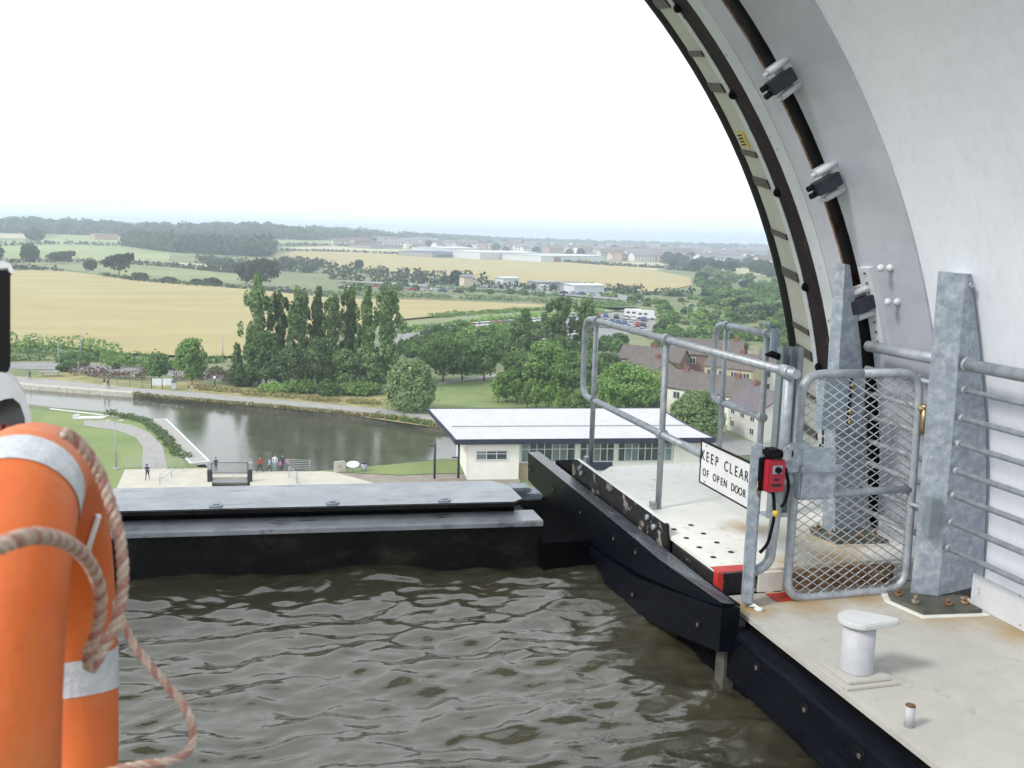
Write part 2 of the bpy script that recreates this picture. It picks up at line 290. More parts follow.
def dup(o, loc=None, rz=None, scale=None, label=None, group=None, tree=None):
    ch = tree if tree is not None else kidtree(o)
    r = o.copy(); S.collection.objects.link(r)
    if loc is not None: r.location = loc
    if rz is not None: r.rotation_euler = (0,0,rz)
    if scale is not None: r.scale = scale
    if label: r['label'] = label
    if group: r['group'] = group
    for c, sub in ch:
        q = c.copy(); S.collection.objects.link(q); q.parent = r
        for d in sub: e = d.copy(); S.collection.objects.link(e); e.parent = q
    return r
def kidtree(o): return [(c, kids(c)) for c in kids(o)]

def box(bm, a, b, bev=0, mi=0):
    a = Vector(a); b = Vector(b); c = (a+b)/2; s = b-a
    r = bmesh.ops.create_cube(bm, size=1, matrix=Matrix.Translation(c) @ Matrix.Diagonal((abs(s.x),abs(s.y),abs(s.z),1)))
    vs = r['verts']; fs = {f for v in vs for f in v.link_faces}
    for f in fs: f.material_index = mi
    if bev:
        bmesh.ops.bevel(bm, geom=list({e for v in vs for e in v.link_edges}), offset=bev, segments=2, affect='EDGES', clamp_overlap=True)
def prism(bm, pts, vec, mi=0):
    """closed prism: polygon pts swept by vec"""
    vec = Vector(vec); a = [bm.verts.new(p) for p in pts]; b = [bm.verts.new(Vector(p)+vec) for p in pts]
    n = len(pts); fs = [bm.faces.new(a), bm.faces.new(list(reversed(b)))]
    for i in range(n): fs.append(bm.faces.new([a[i], b[i], b[(i+1)%n], a[(i+1)%n]]))
    for f in fs: f.material_index = mi
    bmesh.ops.recalc_face_normals(bm, faces=fs)
def fillet(pts, r, n=5):
    pts = [Vector(p) for p in pts]; out = [pts[0]]
    for i in range(1, len(pts)-1):
        p, a, b = pts[i], pts[i-1], pts[i+1]
        d1 = (a-p); d2 = (b-p); rr = min(r, d1.length*.49, d2.length*.49)
        s, e = p+d1.normalized()*rr, p+d2.normalized()*rr
        for k in range(n+1):
            t = k/n; out.append(s*(1-t)**2 + p*2*t*(1-t) + e*t*t)
    out.append(pts[-1]); return out
def tube(bm, pts, r, seg=10, cap=True, mi=0):
    pts = [Vector(p) for p in pts]; n = len(pts); rings = []
    t0 = (pts[1]-pts[0]).normalized(); up = Vector((0,0,1)) if abs(t0.z) < .9 else Vector((1,0,0))
    nrm = (up - t0*up.dot(t0)).normalized()
    for i, p in enumerate(pts):
        t = ((pts[min(i+1,n-1)]-pts[max(i-1,0)])).normalized()
        nrm = (nrm - t*nrm.dot(t)).normalized(); bi = t.cross(nrm)
        rr = r[i] if isinstance(r,(list,tuple)) else r
        rings.append([bm.verts.new(p + (nrm*math.cos(2*math.pi*k/seg)+bi*math.sin(2*math.pi*k/seg))*rr) for k in range(seg)])
    fs = []
    for i in range(n-1):
        for k in range(seg): fs.append(bm.faces.new([rings[i][k], rings[i][(k+1)%seg], rings[i+1][(k+1)%seg], rings[i+1][k]]))
    if cap: fs.append(bm.faces.new(list(reversed(rings[0])))); fs.append(bm.faces.new(rings[-1]))
    for f in fs: f.material_index = mi; f.smooth = len(f.verts) == 4
    return rings
def cyl(bm, a, b, r, seg=14, r2=None, mi=0): tube(bm, [a,b], [r, r if r2 is None else r2], seg, True, mi)
def revolve(bm, prof, cu, cz, a0, a1, n, closed=False, mi=0):
    """profile of (v, R) swept about the gondola's axis; angle 0 is to the right, 90 degrees up"""
    rows = []
    full = abs(a1-a0) >= 359.9
    for k in range(n + (0 if full else 1)):
        a = math.radians(a0 + (a1-a0)*k/n)
        rows.append([bm.verts.new((cu+R*math.cos(a), v, cz+R*math.sin(a))) for v, R in prof])
    L = len(rows)
    for k in range(L if full else L-1):
        A, B = rows[k], rows[(k+1)%L]
        m_ = len(prof) if closed else len(prof)-1
        for i in range(m_):
            f = bm.faces.new([A[i], A[(i+1)%len(prof)], B[(i+1)%len(prof)], B[i]]); f.material_index = mi; f.smooth = False
    if not full and closed:
        bm.faces.new(rows[0]); bm.faces.new(list(reversed(rows[-1])))
    bmesh.ops.recalc_face_normals(bm, faces=bm.faces)

# ================================================================== THE SETTING
def lift_poly(pxs, step, dz, zfun=None):
    """a region outlined in the view laid on the terrain as a subdivided sheet"""
    G = [ground(*p) for p in pxs]
    pts = []
    for i in range(len(G)):
        a, b = G[i], G[(i+1)%len(G)]; n = max(1, int((b-a).length/step))
        for k in range(n): pts.append((a+(b-a)*k/n).to_2d())
    return sheet(pts, step, dz)
def inside(p, poly):
    x, y = p; c = False; n = len(poly)
    for i in range(n):
        x1,y1 = poly[i][0],poly[i][1]; x2,y2 = poly[(i+1)%n][0],poly[(i+1)%n][1]
        if (y1 > y) != (y2 > y) and x < (x2-x1)*(y-y1)/(y2-y1)+x1: c = not c
    return c
def sheet(pts, step, dz, zf=terr):
    xs = [p[0] for p in pts]; ys = [p[1] for p in pts]
    inner = []
    if step:
        x = min(xs)+step/2
        while x < max(xs):
            y = min(ys)+step/2
            while y < max(ys):
                if inside((x,y), pts): inner.append(Vector((x,y)))
                y += step
            x += step
    V = [Vector(p[:2]) for p in pts]; n = len(V)
    r = delaunay_2d_cdt(V+inner, [], [list(range(n))], 1, 1e-4)
    bm = bmesh.new(); vs = [bm.verts.new((p.x,p.y,zf(p.x,p.y)+dz)) for p in r[0]]
    for f in r[2]:
        try:
            q = bm.faces.new([vs[i] for i in f]); q.smooth = True
        except ValueError: pass
    bmesh.ops.recalc_face_normals(bm, faces=bm.faces)
    if bm.faces and sum(f.normal.z for f in bm.faces) < 0: bmesh.ops.reverse_faces(bm, faces=bm.faces)
    return bm
def field(name, pxs, m_, step=60, dz=.15, kind='structure'): return obj(name, lift_poly(pxs, step, dz), m_, kind=kind)

# canal outline (world xy from where its edges run)
CPX = [(-120,372),(0,382),(28,386),(134,394),(180,399),(240,405),(300,410),(341,414),(405,422),(445,429),(520,441),(560,452),(520,462),(443,459),(405,463),(367,467),(330,470),(305,471),
       (250,471),(250,520),(212,520),(212,468),(198,467),(186,455),(172,438),(160,424),(146,417),(107,412),(58,408),(33,405),(0,401),(-120,392)]
canal = [onz(x,y,0).to_2d() for x,y in CPX]
def make_ground():
    pts = []
    # fan of points: finer near, coarser far, beyond the frame's sides and behind the camera
    rs = [12]
    while rs[-1] < 7900: rs.append(rs[-1]*1.13)
    rs[-1] = 7900
    for i, rr in enumerate(rs):
        for k in range(72):
            a = math.radians(5*k + (2.5 if i%2 else 0)); pts.append(Vector((rr*math.sin(a), rr*math.cos(a))))
    pts = [p for p in pts if not inside(p, canal)]
    n = len(canal)
    r = delaunay_2d_cdt([Vector(c) for c in canal]+pts+[Vector((0.5,0.5))], [(i,(i+1)%n) for i in range(n)], [], 0, 1e-4)
    bm = bmesh.new(); vs = [bm.verts.new((p.x,p.y,terr(p.x,p.y))) for p in r[0]]
    for f in r[2]:
        c = sum((r[0][i] for i in f), Vector((0,0)))/len(f)
        if inside(c, canal): continue
        q = bm.faces.new([vs[i] for i in f]); q.smooth = True
    if sum(f.normal.z for f in bm.faces) < 0: bmesh.ops.reverse_faces(bm, faces=bm.faces)
    bm.normal_update()
    for f in bm.faces:
        if f.normal.z < 0: f.normal_flip()
    return obj('ground', bm, M['meadow'], kind='structure')
make_ground()
bm = bmesh.new()
top = [bm.verts.new((c.x,c.y,.02)) for c in canal]; bot = [bm.verts.new((c.x,c.y,-1.6)) for c in canal]
for i in range(len(canal)): bm.faces.new([top[i],top[(i+1)%len(canal)],bot[(i+1)%len(canal)],bot[i]])
obj('canal_bank', bm, M['bankstone'], kind='structure')
bm = sheet([tuple(c) for c in canal], 0, 0, lambda x,y: -1.5); obj('canal_bed', bm, M['soil'], kind='structure')
def watermat(name, deep, bscale, bstr, rough=.03, st=(1,1,1), dist=.05):
    mt,n,b = nodes(name); pos = n.nodes.new('ShaderNodeNewGeometry').outputs['Position']
    nz=N(n,'ShaderNodeTexNoise',Scale=.4,Detail=4); n.links.new(pos,nz.inputs['Vector'])
    n.links.new(ramp(n,nz.outputs['Fac'],[(.35,tuple(x*.8 for x in deep)),(.65,tuple(x*1.15 for x in deep))]), b.inputs['Base Color'])
    mp=N(n,'ShaderNodeMapping'); mp.inputs['Scale'].default_value=st; n.links.new(pos,mp.inputs['Vector'])
    wv=N(n,'ShaderNodeTexNoise',Scale=bscale,Detail=4,Roughness=.55); n.links.new(mp.outputs['Vector'],wv.inputs['Vector'])
    bp=N(n,'ShaderNodeBump',Strength=bstr,Distance=dist); n.links.new(wv.outputs['Fac'],bp.inputs['Height']); n.links.new(bp.outputs['Normal'],b.inputs['Normal'])
    b.inputs['Roughness'].default_value=rough; b.inputs['IOR'].default_value=1.85 if 'canal' in name else 1.8
    return mt
M['canalwater'] = watermat('canal water', (.075,.078,.055), 1.8, .32, .1, dist=.06)
cw = [onz(x,y,0).to_2d() for x,y in CPX]
bm = sheet([tuple(c) for c in cw], 0, 0, lambda x,y: -.55); obj('canal_water', bm, M['canalwater'], kind='structure')

# fields
field('wheat_field', [(-60,270),(0,272),(45,270),(110,277),(180,284),(250,290),(330,299),(430,301),(545,306),(545,309),(470,314),(400,321),(330,336),(250,358),(200,359),(120,355),(60,348),(-60,345)], M['wheat'], 40, .5)
field('upper_pasture', [(-60,259),(0,259),(70,259),(120,262),(168,262),(172,247),(110,243),(60,241),(-60,241)], M['greenfield'], 120, .15)
field('crest_field', [(-60,238),(0,238),(28,239),(30,234),(0,233),(-60,233)], M['palefield'], 120, .15)
field('crest_pasture', [(40,241),(100,242),(165,246),(240,246),(245,240),(160,236),(60,235)], M['greenfield'], 120, .2)
field('side_pasture', [(18,262),(120,266),(180,268),(242,273),(246,286),(200,284),(115,276),(45,268)], M['pasture'], 60, .15)
field('far_pasture', [(240,240),(340,239),(345,244),(250,246)], M['greenfield'], 120, .15)
field('far_wheat_field', [(270,256),(300,251),(360,252),(430,256),(560,262),(640,268),(690,278),(692,286),(655,293),(600,290),(540,285),(480,280),(370,271),(300,264)], M['wheat'], 80, .4)
field('narrow_wheat_field', [(280,248),(330,246),(400,249),(500,255),(590,261),(600,263),(540,260),(430,253),(300,250)], M['palefield'], 120, .3)
field('small_stubble_field', [(600,263),(630,262),(668,264),(672,269),(650,271),(625,268)], M['palefield'], 120, .3)
field('town_edge_field', [(728,268),(765,270),(768,277),(738,274)], M['palefield'], 120, .3)
field('right_wheat_field', [(762,283),(800,285),(800,296),(772,290)], M['wheat'], 80, .3)
field('left_pale_field', [(165,262),(200,264),(244,268),(244,271),(200,268)], M['palefield'], 90, .2)
field('crop_strip', [(402,323),(470,315),(545,310),(600,308),(640,308),(600,314),(500,322),(420,332),(395,334)], M['pasture'], 30, .3)
field('scrubland', [(600,309),(640,297),(700,296),(790,304),(840,320),(840,352),(760,356),(690,352),(650,343),(640,330),(660,322),(655,312)], M['scrub'], 25, .06)
field('embankment', [(320,289),(430,293),(560,300),(700,306),(760,320),(660,318),(600,309),(545,306),(430,300),(330,298)], M['scrub'], 40, .3)
field('retail_road', [(330,282),(400,286),(480,291),(560,296),(640,303),(645,300),(600,291),(540,289),(480,285),(400,283)], M['asphalt'], 60, .5)
field('car_park', [(395,334),(420,332),(500,322),(600,313),(650,314),(662,330),(600,338),(500,342),(395,345)], M['asphalt'], 30, .08)
field('road', [(0,363),(60,362),(150,368),(270,380),(270,386),(150,374),(60,370),(0,369)], M['asphalt'], 30, .06)
field('far_verge', [(-60,373),(30,377),(130,386),(240,396),(330,403),(430,414),(560,432),(560,452),(445,429),(341,414),(240,405),(134,394),(28,386),(-60,378)], M['drygrass'], 12, .03)
field('wild_bank', [(60,372),(160,380),(235,386),(330,392),(385,396),(430,405),(430,414),(330,403),(240,396),(130,386),(30,377)], M['drygrass'], 12, .04)
field('towpath', [(-60,370),(30,378),(130,388),(200,393),(300,402),(380,409),(430,415),(520,430),(520,437),(430,420.5),(380,414),(300,407),(200,398.5),(130,393),(30,384.5),(-60,377)], M['gravelpath'], 12, .07)
field('park_lawn', [(385,407),(395,398),(425,384),(500,374),(545,378),(600,395),(640,420),(640,440),(540,440),(430,416),(385,410)], M['lawn'], 12, .05)
field('park_path', [(370,392),(430,384),(500,374),(500,376.5),(430,387),(372,395)], M['gravelpath'], 12, .1)
field('wharf_lawn', [(-120,403),(0,405),(33,409),(58,412),(107,417),(146,421),(170,445),(184,462),(190,470),(120,490),(60,500),(-120,500)], M['lawn'], 8, .03)
field('curved_path', [(84,421),(104,421),(130,425),(150,433),(163,447),(168,470),(142,470),(143,448),(136,438),(118,431),(84,426)], M['gravelpath'], 8, .06)
field('plaza', [(125,470),(208,469),(212,474),(212,520),(110,520),(116,490)], M['paving'], 8, .08)
field('plaza_far_side', [(250,472),(305,472),(332,472),(378,485),(400,520),(250,520)], M['paving'], 8, .08)
field('gravel_yard', [(332,472),(400,475),(446,473),(520,478),(520,520),(400,520),(378,485)], M['soil'], 8, .05)
field('bank_grass', [(325,472),(345,470),(443,460),(520,463),(520,476),(446,474),(400,476)], M['lawn'], 8, .11)

# concrete wharf edging and stone edge
bm = bmesh.new()
wp_ = [Vector((c.x,c.y,0)) for c in canal[:4]]; inn, outr = [], []
for k, p in enumerate(wp_):
    d = (wp_[min(k+1,3)]-wp_[max(k-1,0)]).normalized(); nr = Vector((-d.y,d.x,0))
    if nr.dot(p-CAM) < 0: nr = -nr
    inn.append(p-nr*.22); outr.append(p+nr*1.3)
ring_ = inn+list(reversed(outr)); prism(bm, [p+UZ*.16 for p in ring_], (0,0,-1.4)); bmesh.ops.triangulate(bm, faces=[f for f in bm.faces if len(f.verts) > 4])
obj('concrete_wharf', bm, M['concrete'], label='long pale concrete wharf edge along the far bank of the canal', cat='wharf')

# ================================================================== VEGETATION
def leaves(n, lumps, size, rng, shell=.7, up=.25):
    """leaf quads scattered through lumps [(centre, (rx,ry,rz), weight)]"""
    wts = np.array([l[2] for l in lumps]); wts = wts/wts.sum(); idx = rng.choice(len(lumps), n, p=wts)
    c = np.array([l[0] for l in lumps])[idx]; rr = np.array([l[1] for l in lumps])[idx]
    d = rng.normal(size=(n,3)); d /= np.linalg.norm(d,axis=1)[:,None]
    q = np.where(rng.random(n) < shell, .82+.22*rng.random(n), rng.random(n)**.5)
    P = c + d*rr*q[:,None]
    st = rng.random(n) < .1; P[st] += d[st]*rr[st]*.45*rng.random((st.sum(),1))
    nn = d + rng.normal(size=(n,3))*.55; nn[:,2] += up; nn /= np.linalg.norm(nn,axis=1)[:,None]
    t = np.cross(nn, rng.normal(size=(n,3))); t /= np.linalg.norm(t,axis=1)[:,None]; b = np.cross(nn,t)
    s = size*(.6+.8*rng.random(n))[:,None]; e = .55+.4*rng.random(n)[:,None]
    V = np.stack([P-t*s, P-b*s*e, P+t*s, P+b*s*e], 1).reshape(-1,3)
    return V
def leafmesh(name, V, m_):
    n = len(V)//4; me = bpy.data.meshes.new(name)
    me.vertices.add(len(V)); me.vertices.foreach_set('co', V.astype(np.float32).ravel())
    me.loops.add(4*n); me.loops.foreach_set('vertex_index', np.arange(4*n, dtype=np.int32))
    me.polygons.add(n); me.polygons.foreach_set('loop_start', np.arange(0,4*n,4, dtype=np.int32))
    me.update(calc_edges=True); me.materials.append(m_); return me
def crown_lumps(kind, rng):
    """unit crowns: base z 0, height 1, width 1"""
    L = []
    if kind == 'round':
        for k in range(34):
            a = rng.random()*6.28; e = rng.random()*2.2-.85; q = .25+.12*rng.random()
            L.append(((math.cos(a)*math.cos(e)*q, math.sin(a)*math.cos(e)*q, .52+.36*math.sin(e)), (.10+.08*rng.random(),)*2+(.08+.05*rng.random(),), 1))
        L.append(((0,0,.5),(.3,.3,.36),5))
    elif kind == 'bush':
        for k in range(22):
            a = rng.random()*6.28; q = .34*rng.random()**.5; z = .3+.45*rng.random()*(1-q*1.6)
            L.append(((math.cos(a)*q, math.sin(a)*q, z), (.17,.17,.2), 1))
        L.append(((0,0,.3),(.42,.42,.34),5))
    elif kind == 'dome':
        for k in range(40):
            a = rng.random()*6.28; e = rng.random()*1.45-.1
            L.append(((.38*math.cos(a)*math.cos(e), .38*math.sin(a)*math.cos(e), .3+.52*math.sin(e)), (.1,.1,.14), 1))
        L.append(((0,0,.34),(.44,.44,.4),8))
    elif kind == 'poplar':
        for k in range(46):
            z = .12+.86*rng.random(); wd = .36*math.sin(math.pi*min(1,(z+.05)/1.1))**.7+.04
            a = rng.random()*6.28; q = wd*rng.random()**.6
            L.append(((math.cos(a)*q, math.sin(a)*q, z), (.07,.07,.055+.03*rng.random()), .6))
        for k in range(16):
            z = .2+.045*k; a = rng.random()*6.28
            L.append(((math.cos(a)*.06, math.sin(a)*.06, z), (.12,.12,.05), .8))
    elif kind == 'windswept':
        for k in range(24):
            x = rng.random()-.5; y = (rng.random()-.5)*.8; z = .62+.22*x+.2*(rng.random()-.4)*(1-abs(x))
            L.append(((x*.8,y*.8,z),(.14,.14,.11),1))
        L.append(((.02,0,.52),(.34,.34,.28),6))
    return L
CM = {}
def crown(kind, mk, n, size, var=0, w=1.0, h=1.0):
    key = (kind, mk, n, size, var, w, h)
    if key not in CM:
        rng = np.random.default_rng(hash(key[0]+key[1])%1000+var*17 if False else (sum(map(ord,kind+mk))+var*17))
        L = [((c[0]*w,c[1]*w,c[2]*h),(r[0]*w,r[1]*w,r[2]*h),q) for c,r,q in crown_lumps(kind, rng)]
        CM[key] = leafmesh('crown', leaves(n, L, size, rng), M[mk])
    return CM[key]
def topz(P, x, y):
    d = ray(x,y); t = P.y/d.y; return H + d.z*t
def tree(kind, mk, xb, yb, yt, wpx, label, group=None, name='tree', n=2600, size=None, var=0, trunkf=.25, cat='tree', bark=True, lean=0):
    P = ground(xb,yb); hgt = max(.6, topz(P,xb,yt)-P.z); dep = (P-CAM).dot(FW); wid = wpx*dep/FPX
    sz = size or max(.14, min(1.6, 1.45*dep/FPX))
    T = thing(name, label, cat, P, random.random()*6.28 if kind != 'windswept' else 0, group)
    me = crown(kind, mk, n, round(sz,2), var, round(wid,1), round(hgt,1))
    c = bpy.data.objects.new('crown', me); S.collection.objects.link(c); c.parent = T
    if bark:
        bm = bmesh.new(); r0 = max(.08, hgt*.018)
        tube(bm, [(0,0,-.1),(0,0,hgt*.3),(.03*wid,0,hgt*.62)], [r0, r0*.7, r0*.25], 7)
        for k in range(5):
            a = k*1.3+xb; z = hgt*(.25+.07*k)
            tube(bm, [(0,0,z),(math.cos(a)*wid*.18,math.sin(a)*wid*.18,z+hgt*.13),(math.cos(a)*wid*.3,math.sin(a)*wid*.3,z+hgt*.22)], [r0*.45,r0*.25,r0*.08], 5)
        obj('trunk', bm, M['bark'], T)
    return T
def hedge(pxs, hgt, wid, mk, label, cat='hedge', name='hedge', dens=6, size=.45, group=None, kind=None, ragged=.4):
    G = [ground(*p) for p in pxs]; rng = np.random.default_rng(int(sum(p[0]*3+p[1] for p in pxs)))
    L = []; tot = 0
    for a, b in zip(G, G[1:]):
        ln = (b-a).length; k = max(2, int(ln/(wid*.8))); tot += ln
        for i in range(k):
            p = a+(b-a)*(i+rng.random()*.8)/k; hh = hgt*(1-ragged/2+ragged*rng.random())
            L.append(((p.x+rng.normal()*wid*.15, p.y+rng.normal()*wid*.15, terr(p.x,p.y)+hh*.45),(wid*.62,wid*.62,hh*.55),1))
    o0 = Vector((G[0].x,G[0].y,G[0].z)); L = [((c[0]-o0.x,c[1]-o0.y,c[2]-o0.z),r,q) for c,r,q in L]
    n = int(min(60000, max(300, tot*dens)))
    o = bpy.data.objects.new(name, leafmesh(name, leaves(n, L, size, rng), M[mk])); S.collection.objects.link(o); o.location = o0
    return setp(o, label, None if kind == 'structure' else cat, group, kind)

# the row of poplars by the canal
for i, (x, yb, yt, wp, v) in enumerate([(259,387,277,34,0),(281,386,288,22,1),(301,388,287,26,2),(318,386,289,22,0),(333,388,290,24,1),(350,386,285,22,2),(367,388,288,22,0),(388,389,282,36,1)]):
    lab = ['tallest poplar at the left end of the canalside row, loose at the base','slim poplar second from the left in the canalside row','dense poplar third from the left in the canalside row','poplar fourth from the left in the canalside row','poplar fifth from the left in the canalside row, thin crown','poplar sixth from the left in the canalside row','poplar seventh from the left in the canalside row','broad tall poplar at the right end of the canalside row'][i]
    tree('poplar','leafpoplar',x,yb,yt,wp*1.32,lab,'poplars in the canalside row','poplar_tree',5200,.26,v)
low = [('round','leafdark',266,388,326,46,'dark round tree standing in front of the leftmost poplar','broadleaf_tree'),
 ('round','leafpoplar',318,389,336,44,'dark spreading tree below the middle poplars','broadleaf_tree'),
 ('round','leafpoplar',290,389,345,40,'low dark tree between the second and third poplars','broadleaf_tree'),
 ('round','leafpoplar',345,390,348,38,'round tree below the right half of the poplar row','broadleaf_tree'),
 ('round','leafpoplar',372,390,352,34,'tree under the right end of the poplar row','broadleaf_tree'),
 ('dome','leafwillow',410,411,356,56,'large rounded willow bush beside the towpath, right of the poplars','willow_tree'),
 ('round','leafmid',443,382,331,58,'bright green tree behind the rounded willow','broadleaf_tree'),
 ('round','leafdark',484,381,335,40,'dark tree at the left edge of the wood above the lawn','broadleaf_tree'),
 ('round','leafmid',462,381,338,36,'tree between the bright green tree and the wood above the lawn','broadleaf_tree'),
 ('poplar','leafpoplar',522,380,310,44,'upright dark tree in front of the left car park rows','broadleaf_tree'),
 ('poplar','leafpoplar',558,374,294,46,'tall poplar left of the two poplars by the car park','poplar_tree'),
 ('poplar','leafpoplar',584,374,295,40,'tall poplar right of the two poplars by the car park','poplar_tree'),
 ('round','leafmid',506,402,368,30,'small young tree on the lawn edge, leftmost of the saplings','young_tree'),
 ('round','leafmid',545,398,340,62,'bright wide tree in the wood above the white roof','broadleaf_tree'),
 ('round','leafdark',518,394,352,46,'dark tree behind the leftmost saplings','broadleaf_tree'),
 ('round','leafmid',575,408,348,64,'large tree directly above the middle of the white roof','broadleaf_tree'),
 ('round','leafdark',604,400,352,50,'dark tree behind the tree right of the roof centre','broadleaf_tree'),
 ('round','leafdark',560,385,335,50,'dark tree under the two poplars by the car park','broadleaf_tree'),
 ('round','leafmid',625,424,360,82,'large leafy tree between the white roof and the brown roofed houses','broadleaf_tree'),
 ('dome','leafwillow',696,438,388,62,'soft rounded willow bush in front of the brown roofed terrace','willow_tree'),
 ('round','leafdark',642,413,385,40,'tree against the left gable of the terrace','broadleaf_tree'),
 ('round','leafmid',590,420,385,50,'low tree behind the right half of the white roof','broadleaf_tree'),
 ('round','leafmid',192,386,337,36,'loose tree on the far bank between the footpath and the wheat','broadleaf_tree'),
 ('round','leafdark',159,380,352,26,'small dense tree on the far bank left of the loose tree','broadleaf_tree'),
 ('bush','leafdark',243,386,356,34,'dark bush on the far bank just left of the poplars','bush'),
 ('round','leafwillow',238,382,342,10,'tiny thin tree left of the first poplar','young_tree'),
 ('bush','leafdark',328,396,376,26,'dark bush at the foot of the poplar row','bush'),
 ('bush','leafmid',300,392,376,40,'green bush at the foot of the third poplar','bush'),
 ('bush','leafmid',360,394,378,44,'green bush at the foot of the right poplars','bush'),
 ('bush','leaflight',275,392,380,36,'pale bush at the foot of the leftmost poplar','bush'),
 ('bush','leafwillow',418,350,332,18,'yellowish bush left of the bright green tree','bush'),
]
for i, (k, mk, x, yb, yt, wp, lab, nm) in enumerate(low):
    tree(k, mk, x, yb, yt, wp, lab, None, nm, (13000 if k == 'dome' else 7500) if wp > 40 else 3200, None, i%3, cat='bush' if nm == 'bush' else 'tree', bark=nm != 'bush')
sap = thing('sapling','x','tree'); bpy.data.objects.remove(sap)
for i, (x, yb, yt) in enumerate([(517,405,378),(527,408,380),(536,411,384),(548,410,385),(560,412,388),(498,403,377)]):
    tree('round','leaflight',x,yb,yt,15,['sapling on thin trunk second from the left at the lawn edge','sapling third from the left at the lawn edge','sapling fourth from the left at the lawn edge','sapling fifth from the left at the lawn edge','sapling rightmost at the lawn edge','sapling leftmost at the lawn edge'][i],'saplings at the lawn edge','sapling',900,.16,i%3)
# trees in the hedgerows left
for k, mk, x, yb, yt, wp, lab in [('round','leaffar',30,265,243,20,'dark oak at the left end of the hedgerow above the wheat'),('windswept','leaffar',62,264,249,26,'windswept tree second from the left in the hedgerow above the wheat'),
  ('windswept','leaffar',119,277,249,30,'large windswept oak standing in the hedge above the wheat'),('round','leaffar',90,271,260,14,'small round tree between the windswept trees'),('bush','leaffar',140,281,271,20,'round bush right of the large windswept oak'),
  ('bush','leaffar',168,283,276,18,'low bush in the hedge above the wheat'),('bush','leaffar',212,286,276,20,'dark bush in the hedge above the middle of the wheat'),('bush','leaffar',197,285,278,14,'small bush left of the dark hedge bush'),
  ('round','leaffar',262,287,257,44,'wide dark tree clump at the right end of the wheat hedge'),('round','leaffar',246,284,262,24,'dark tree left of the wide clump'),('round','leaffar',-6,262,244,22,'dark tree at the far left end of the hedgerow'),
  ('round','leaffar',359,269,260,10,'single round tree on the hedge between the two wheat fields'),('round','leaffar',35,243,228,22,'round tree on the crest pasture edge'),
  ('round','leaffar',456,286,270,14,'round tree left of the retail park buildings'),('round','leaffar',574,300,0,0,'')]:
    if wp: tree(k, mk, x, yb, yt, wp, lab, None, 'hedgerow_tree' if k != 'bush' else 'bush', 1500, None, 1, cat='tree' if k != 'bush' else 'bush', bark=k != 'bush')
# hedges
hedge([(0,263),(60,262),(110,263),(170,267),(240,274),(262,275)], 3, 4, 'leaffar', 'long dark hedge crossing the pasture on the left hillside', dens=5, size=.9)
hedge([(0,268),(40,271),(60,272)], 3, 4, 'leaffar', 'hedge at the top left corner of the wheat field', dens=6, size=.8)
hedge([(100,276),(140,282),(190,286),(250,290),(330,297)], 2.2, 3, 'leaffar', 'hedge along the upper edge of the wheat field', dens=6, size=.6)
hedge([(0,246),(60,244),(170,248)], 4, 6, 'leaffar', 'thin hedge under the crest of the left hill', dens=1.5, size=1.6)
hedge([(200,262),(240,268),(300,272),(370,276),(430,280),(480,284)], 6, 7, 'leaffar', 'tall hedge along the road behind the wheat', dens=7, size=1.1)
hedge([(330,279),(400,283),(470,288),(560,292)], 3.5, 4, 'leaffar', 'hedge between the road and the far wheat field', dens=7, size=.8)
hedge([(210,271),(255,274),(290,264),(330,268)], 6, 9, 'leaffar', 'bushy hedge at the left end of the far wheat field', dens=8, size=1.1)
hedge([(430,289),(480,292),(560,297)], 2.5, 3, 'leafdark', 'low hedge in front of the retail park road', dens=8, size=.6)
hedge([(640,293),(600,292),(580,291),(690,297),(760,300)], 4, 5, 'leaffar', 'scrub hedge along the near edge of the far wheat field', dens=6, size=.9)
hedge([(280,251),(340,252),(430,256),(560,262),(650,268),(700,272)], 3, 4, 'leaffar', 'hedge along the upper edge of the far wheat field', dens=3, size=1.3)
hedge([(250,246),(330,246),(420,249),(480,252)], 4, 6, 'leaffar', 'hedge above the narrow stubble field', dens=2, size=1.6)
hedge([(400,333),(450,328),(520,321)], 1.6, 1.6, 'leafdark', 'clipped hedge between the crop strip and the car park', dens=30, size=.28)
hedge([(0,361),(60,360),(100,362),(150,364)], 1.4, 1.5, 'leafdark', 'clipped hedge beside the road on the far bank', dens=30, size=.25)
hedge([(180,364),(235,362),(250,360)], 1.4, 1.5, 'leafdark', 'clipped hedge along the near edge of the wheat', dens=30, size=.25)
hedge([(-60,352),(20,352),(60,354),(100,357),(112,359)], 3.6, 3.5, 'leafmid', 'row of green shrubs between the wheat field and the road', dens=60, size=.3)
hedge([(100,366),(130,367),(150,368),(150,372)], 2.8, 3.0, 'leafmid', 'cluster of green shrubs by the road bend', dens=60, size=.28)
hedge([(75,375),(110,378),(150,379)], 1.6, 3, 'fireweed', 'bank of purple fireweed behind the green railing', cat='plants', name='fireweed_bank', dens=60, size=.2, group=None)
hedge([(176,380),(205,378),(232,380),(250,384)], 2.2, 4, 'fireweed', 'purple fireweed behind the loose tree on the far bank', cat='plants', name='fireweed_bank', dens=60, size=.2)
hedge([(405,332),(450,326),(520,318),(600,312)], 1.3, 5, 'leaflight', 'band of bright green young shrubs above the car park', cat='plants', name='young_shrubs', dens=40, size=.35)
hedge([(430,318),(500,313),(560,310),(620,306)], 1.3, 6, 'leaflight', 'bright green crop margin at the right end of the wheat', cat='plants', name='crop_margin', dens=30, size=.4)
hedge([(330,295),(400,297),(480,300),(560,303),(640,306)], 2.2, 9, 'leafwillow', 'rough scrub on the embankment below the retail park', cat='plants', name='embankment_scrub', dens=16, size=.6)
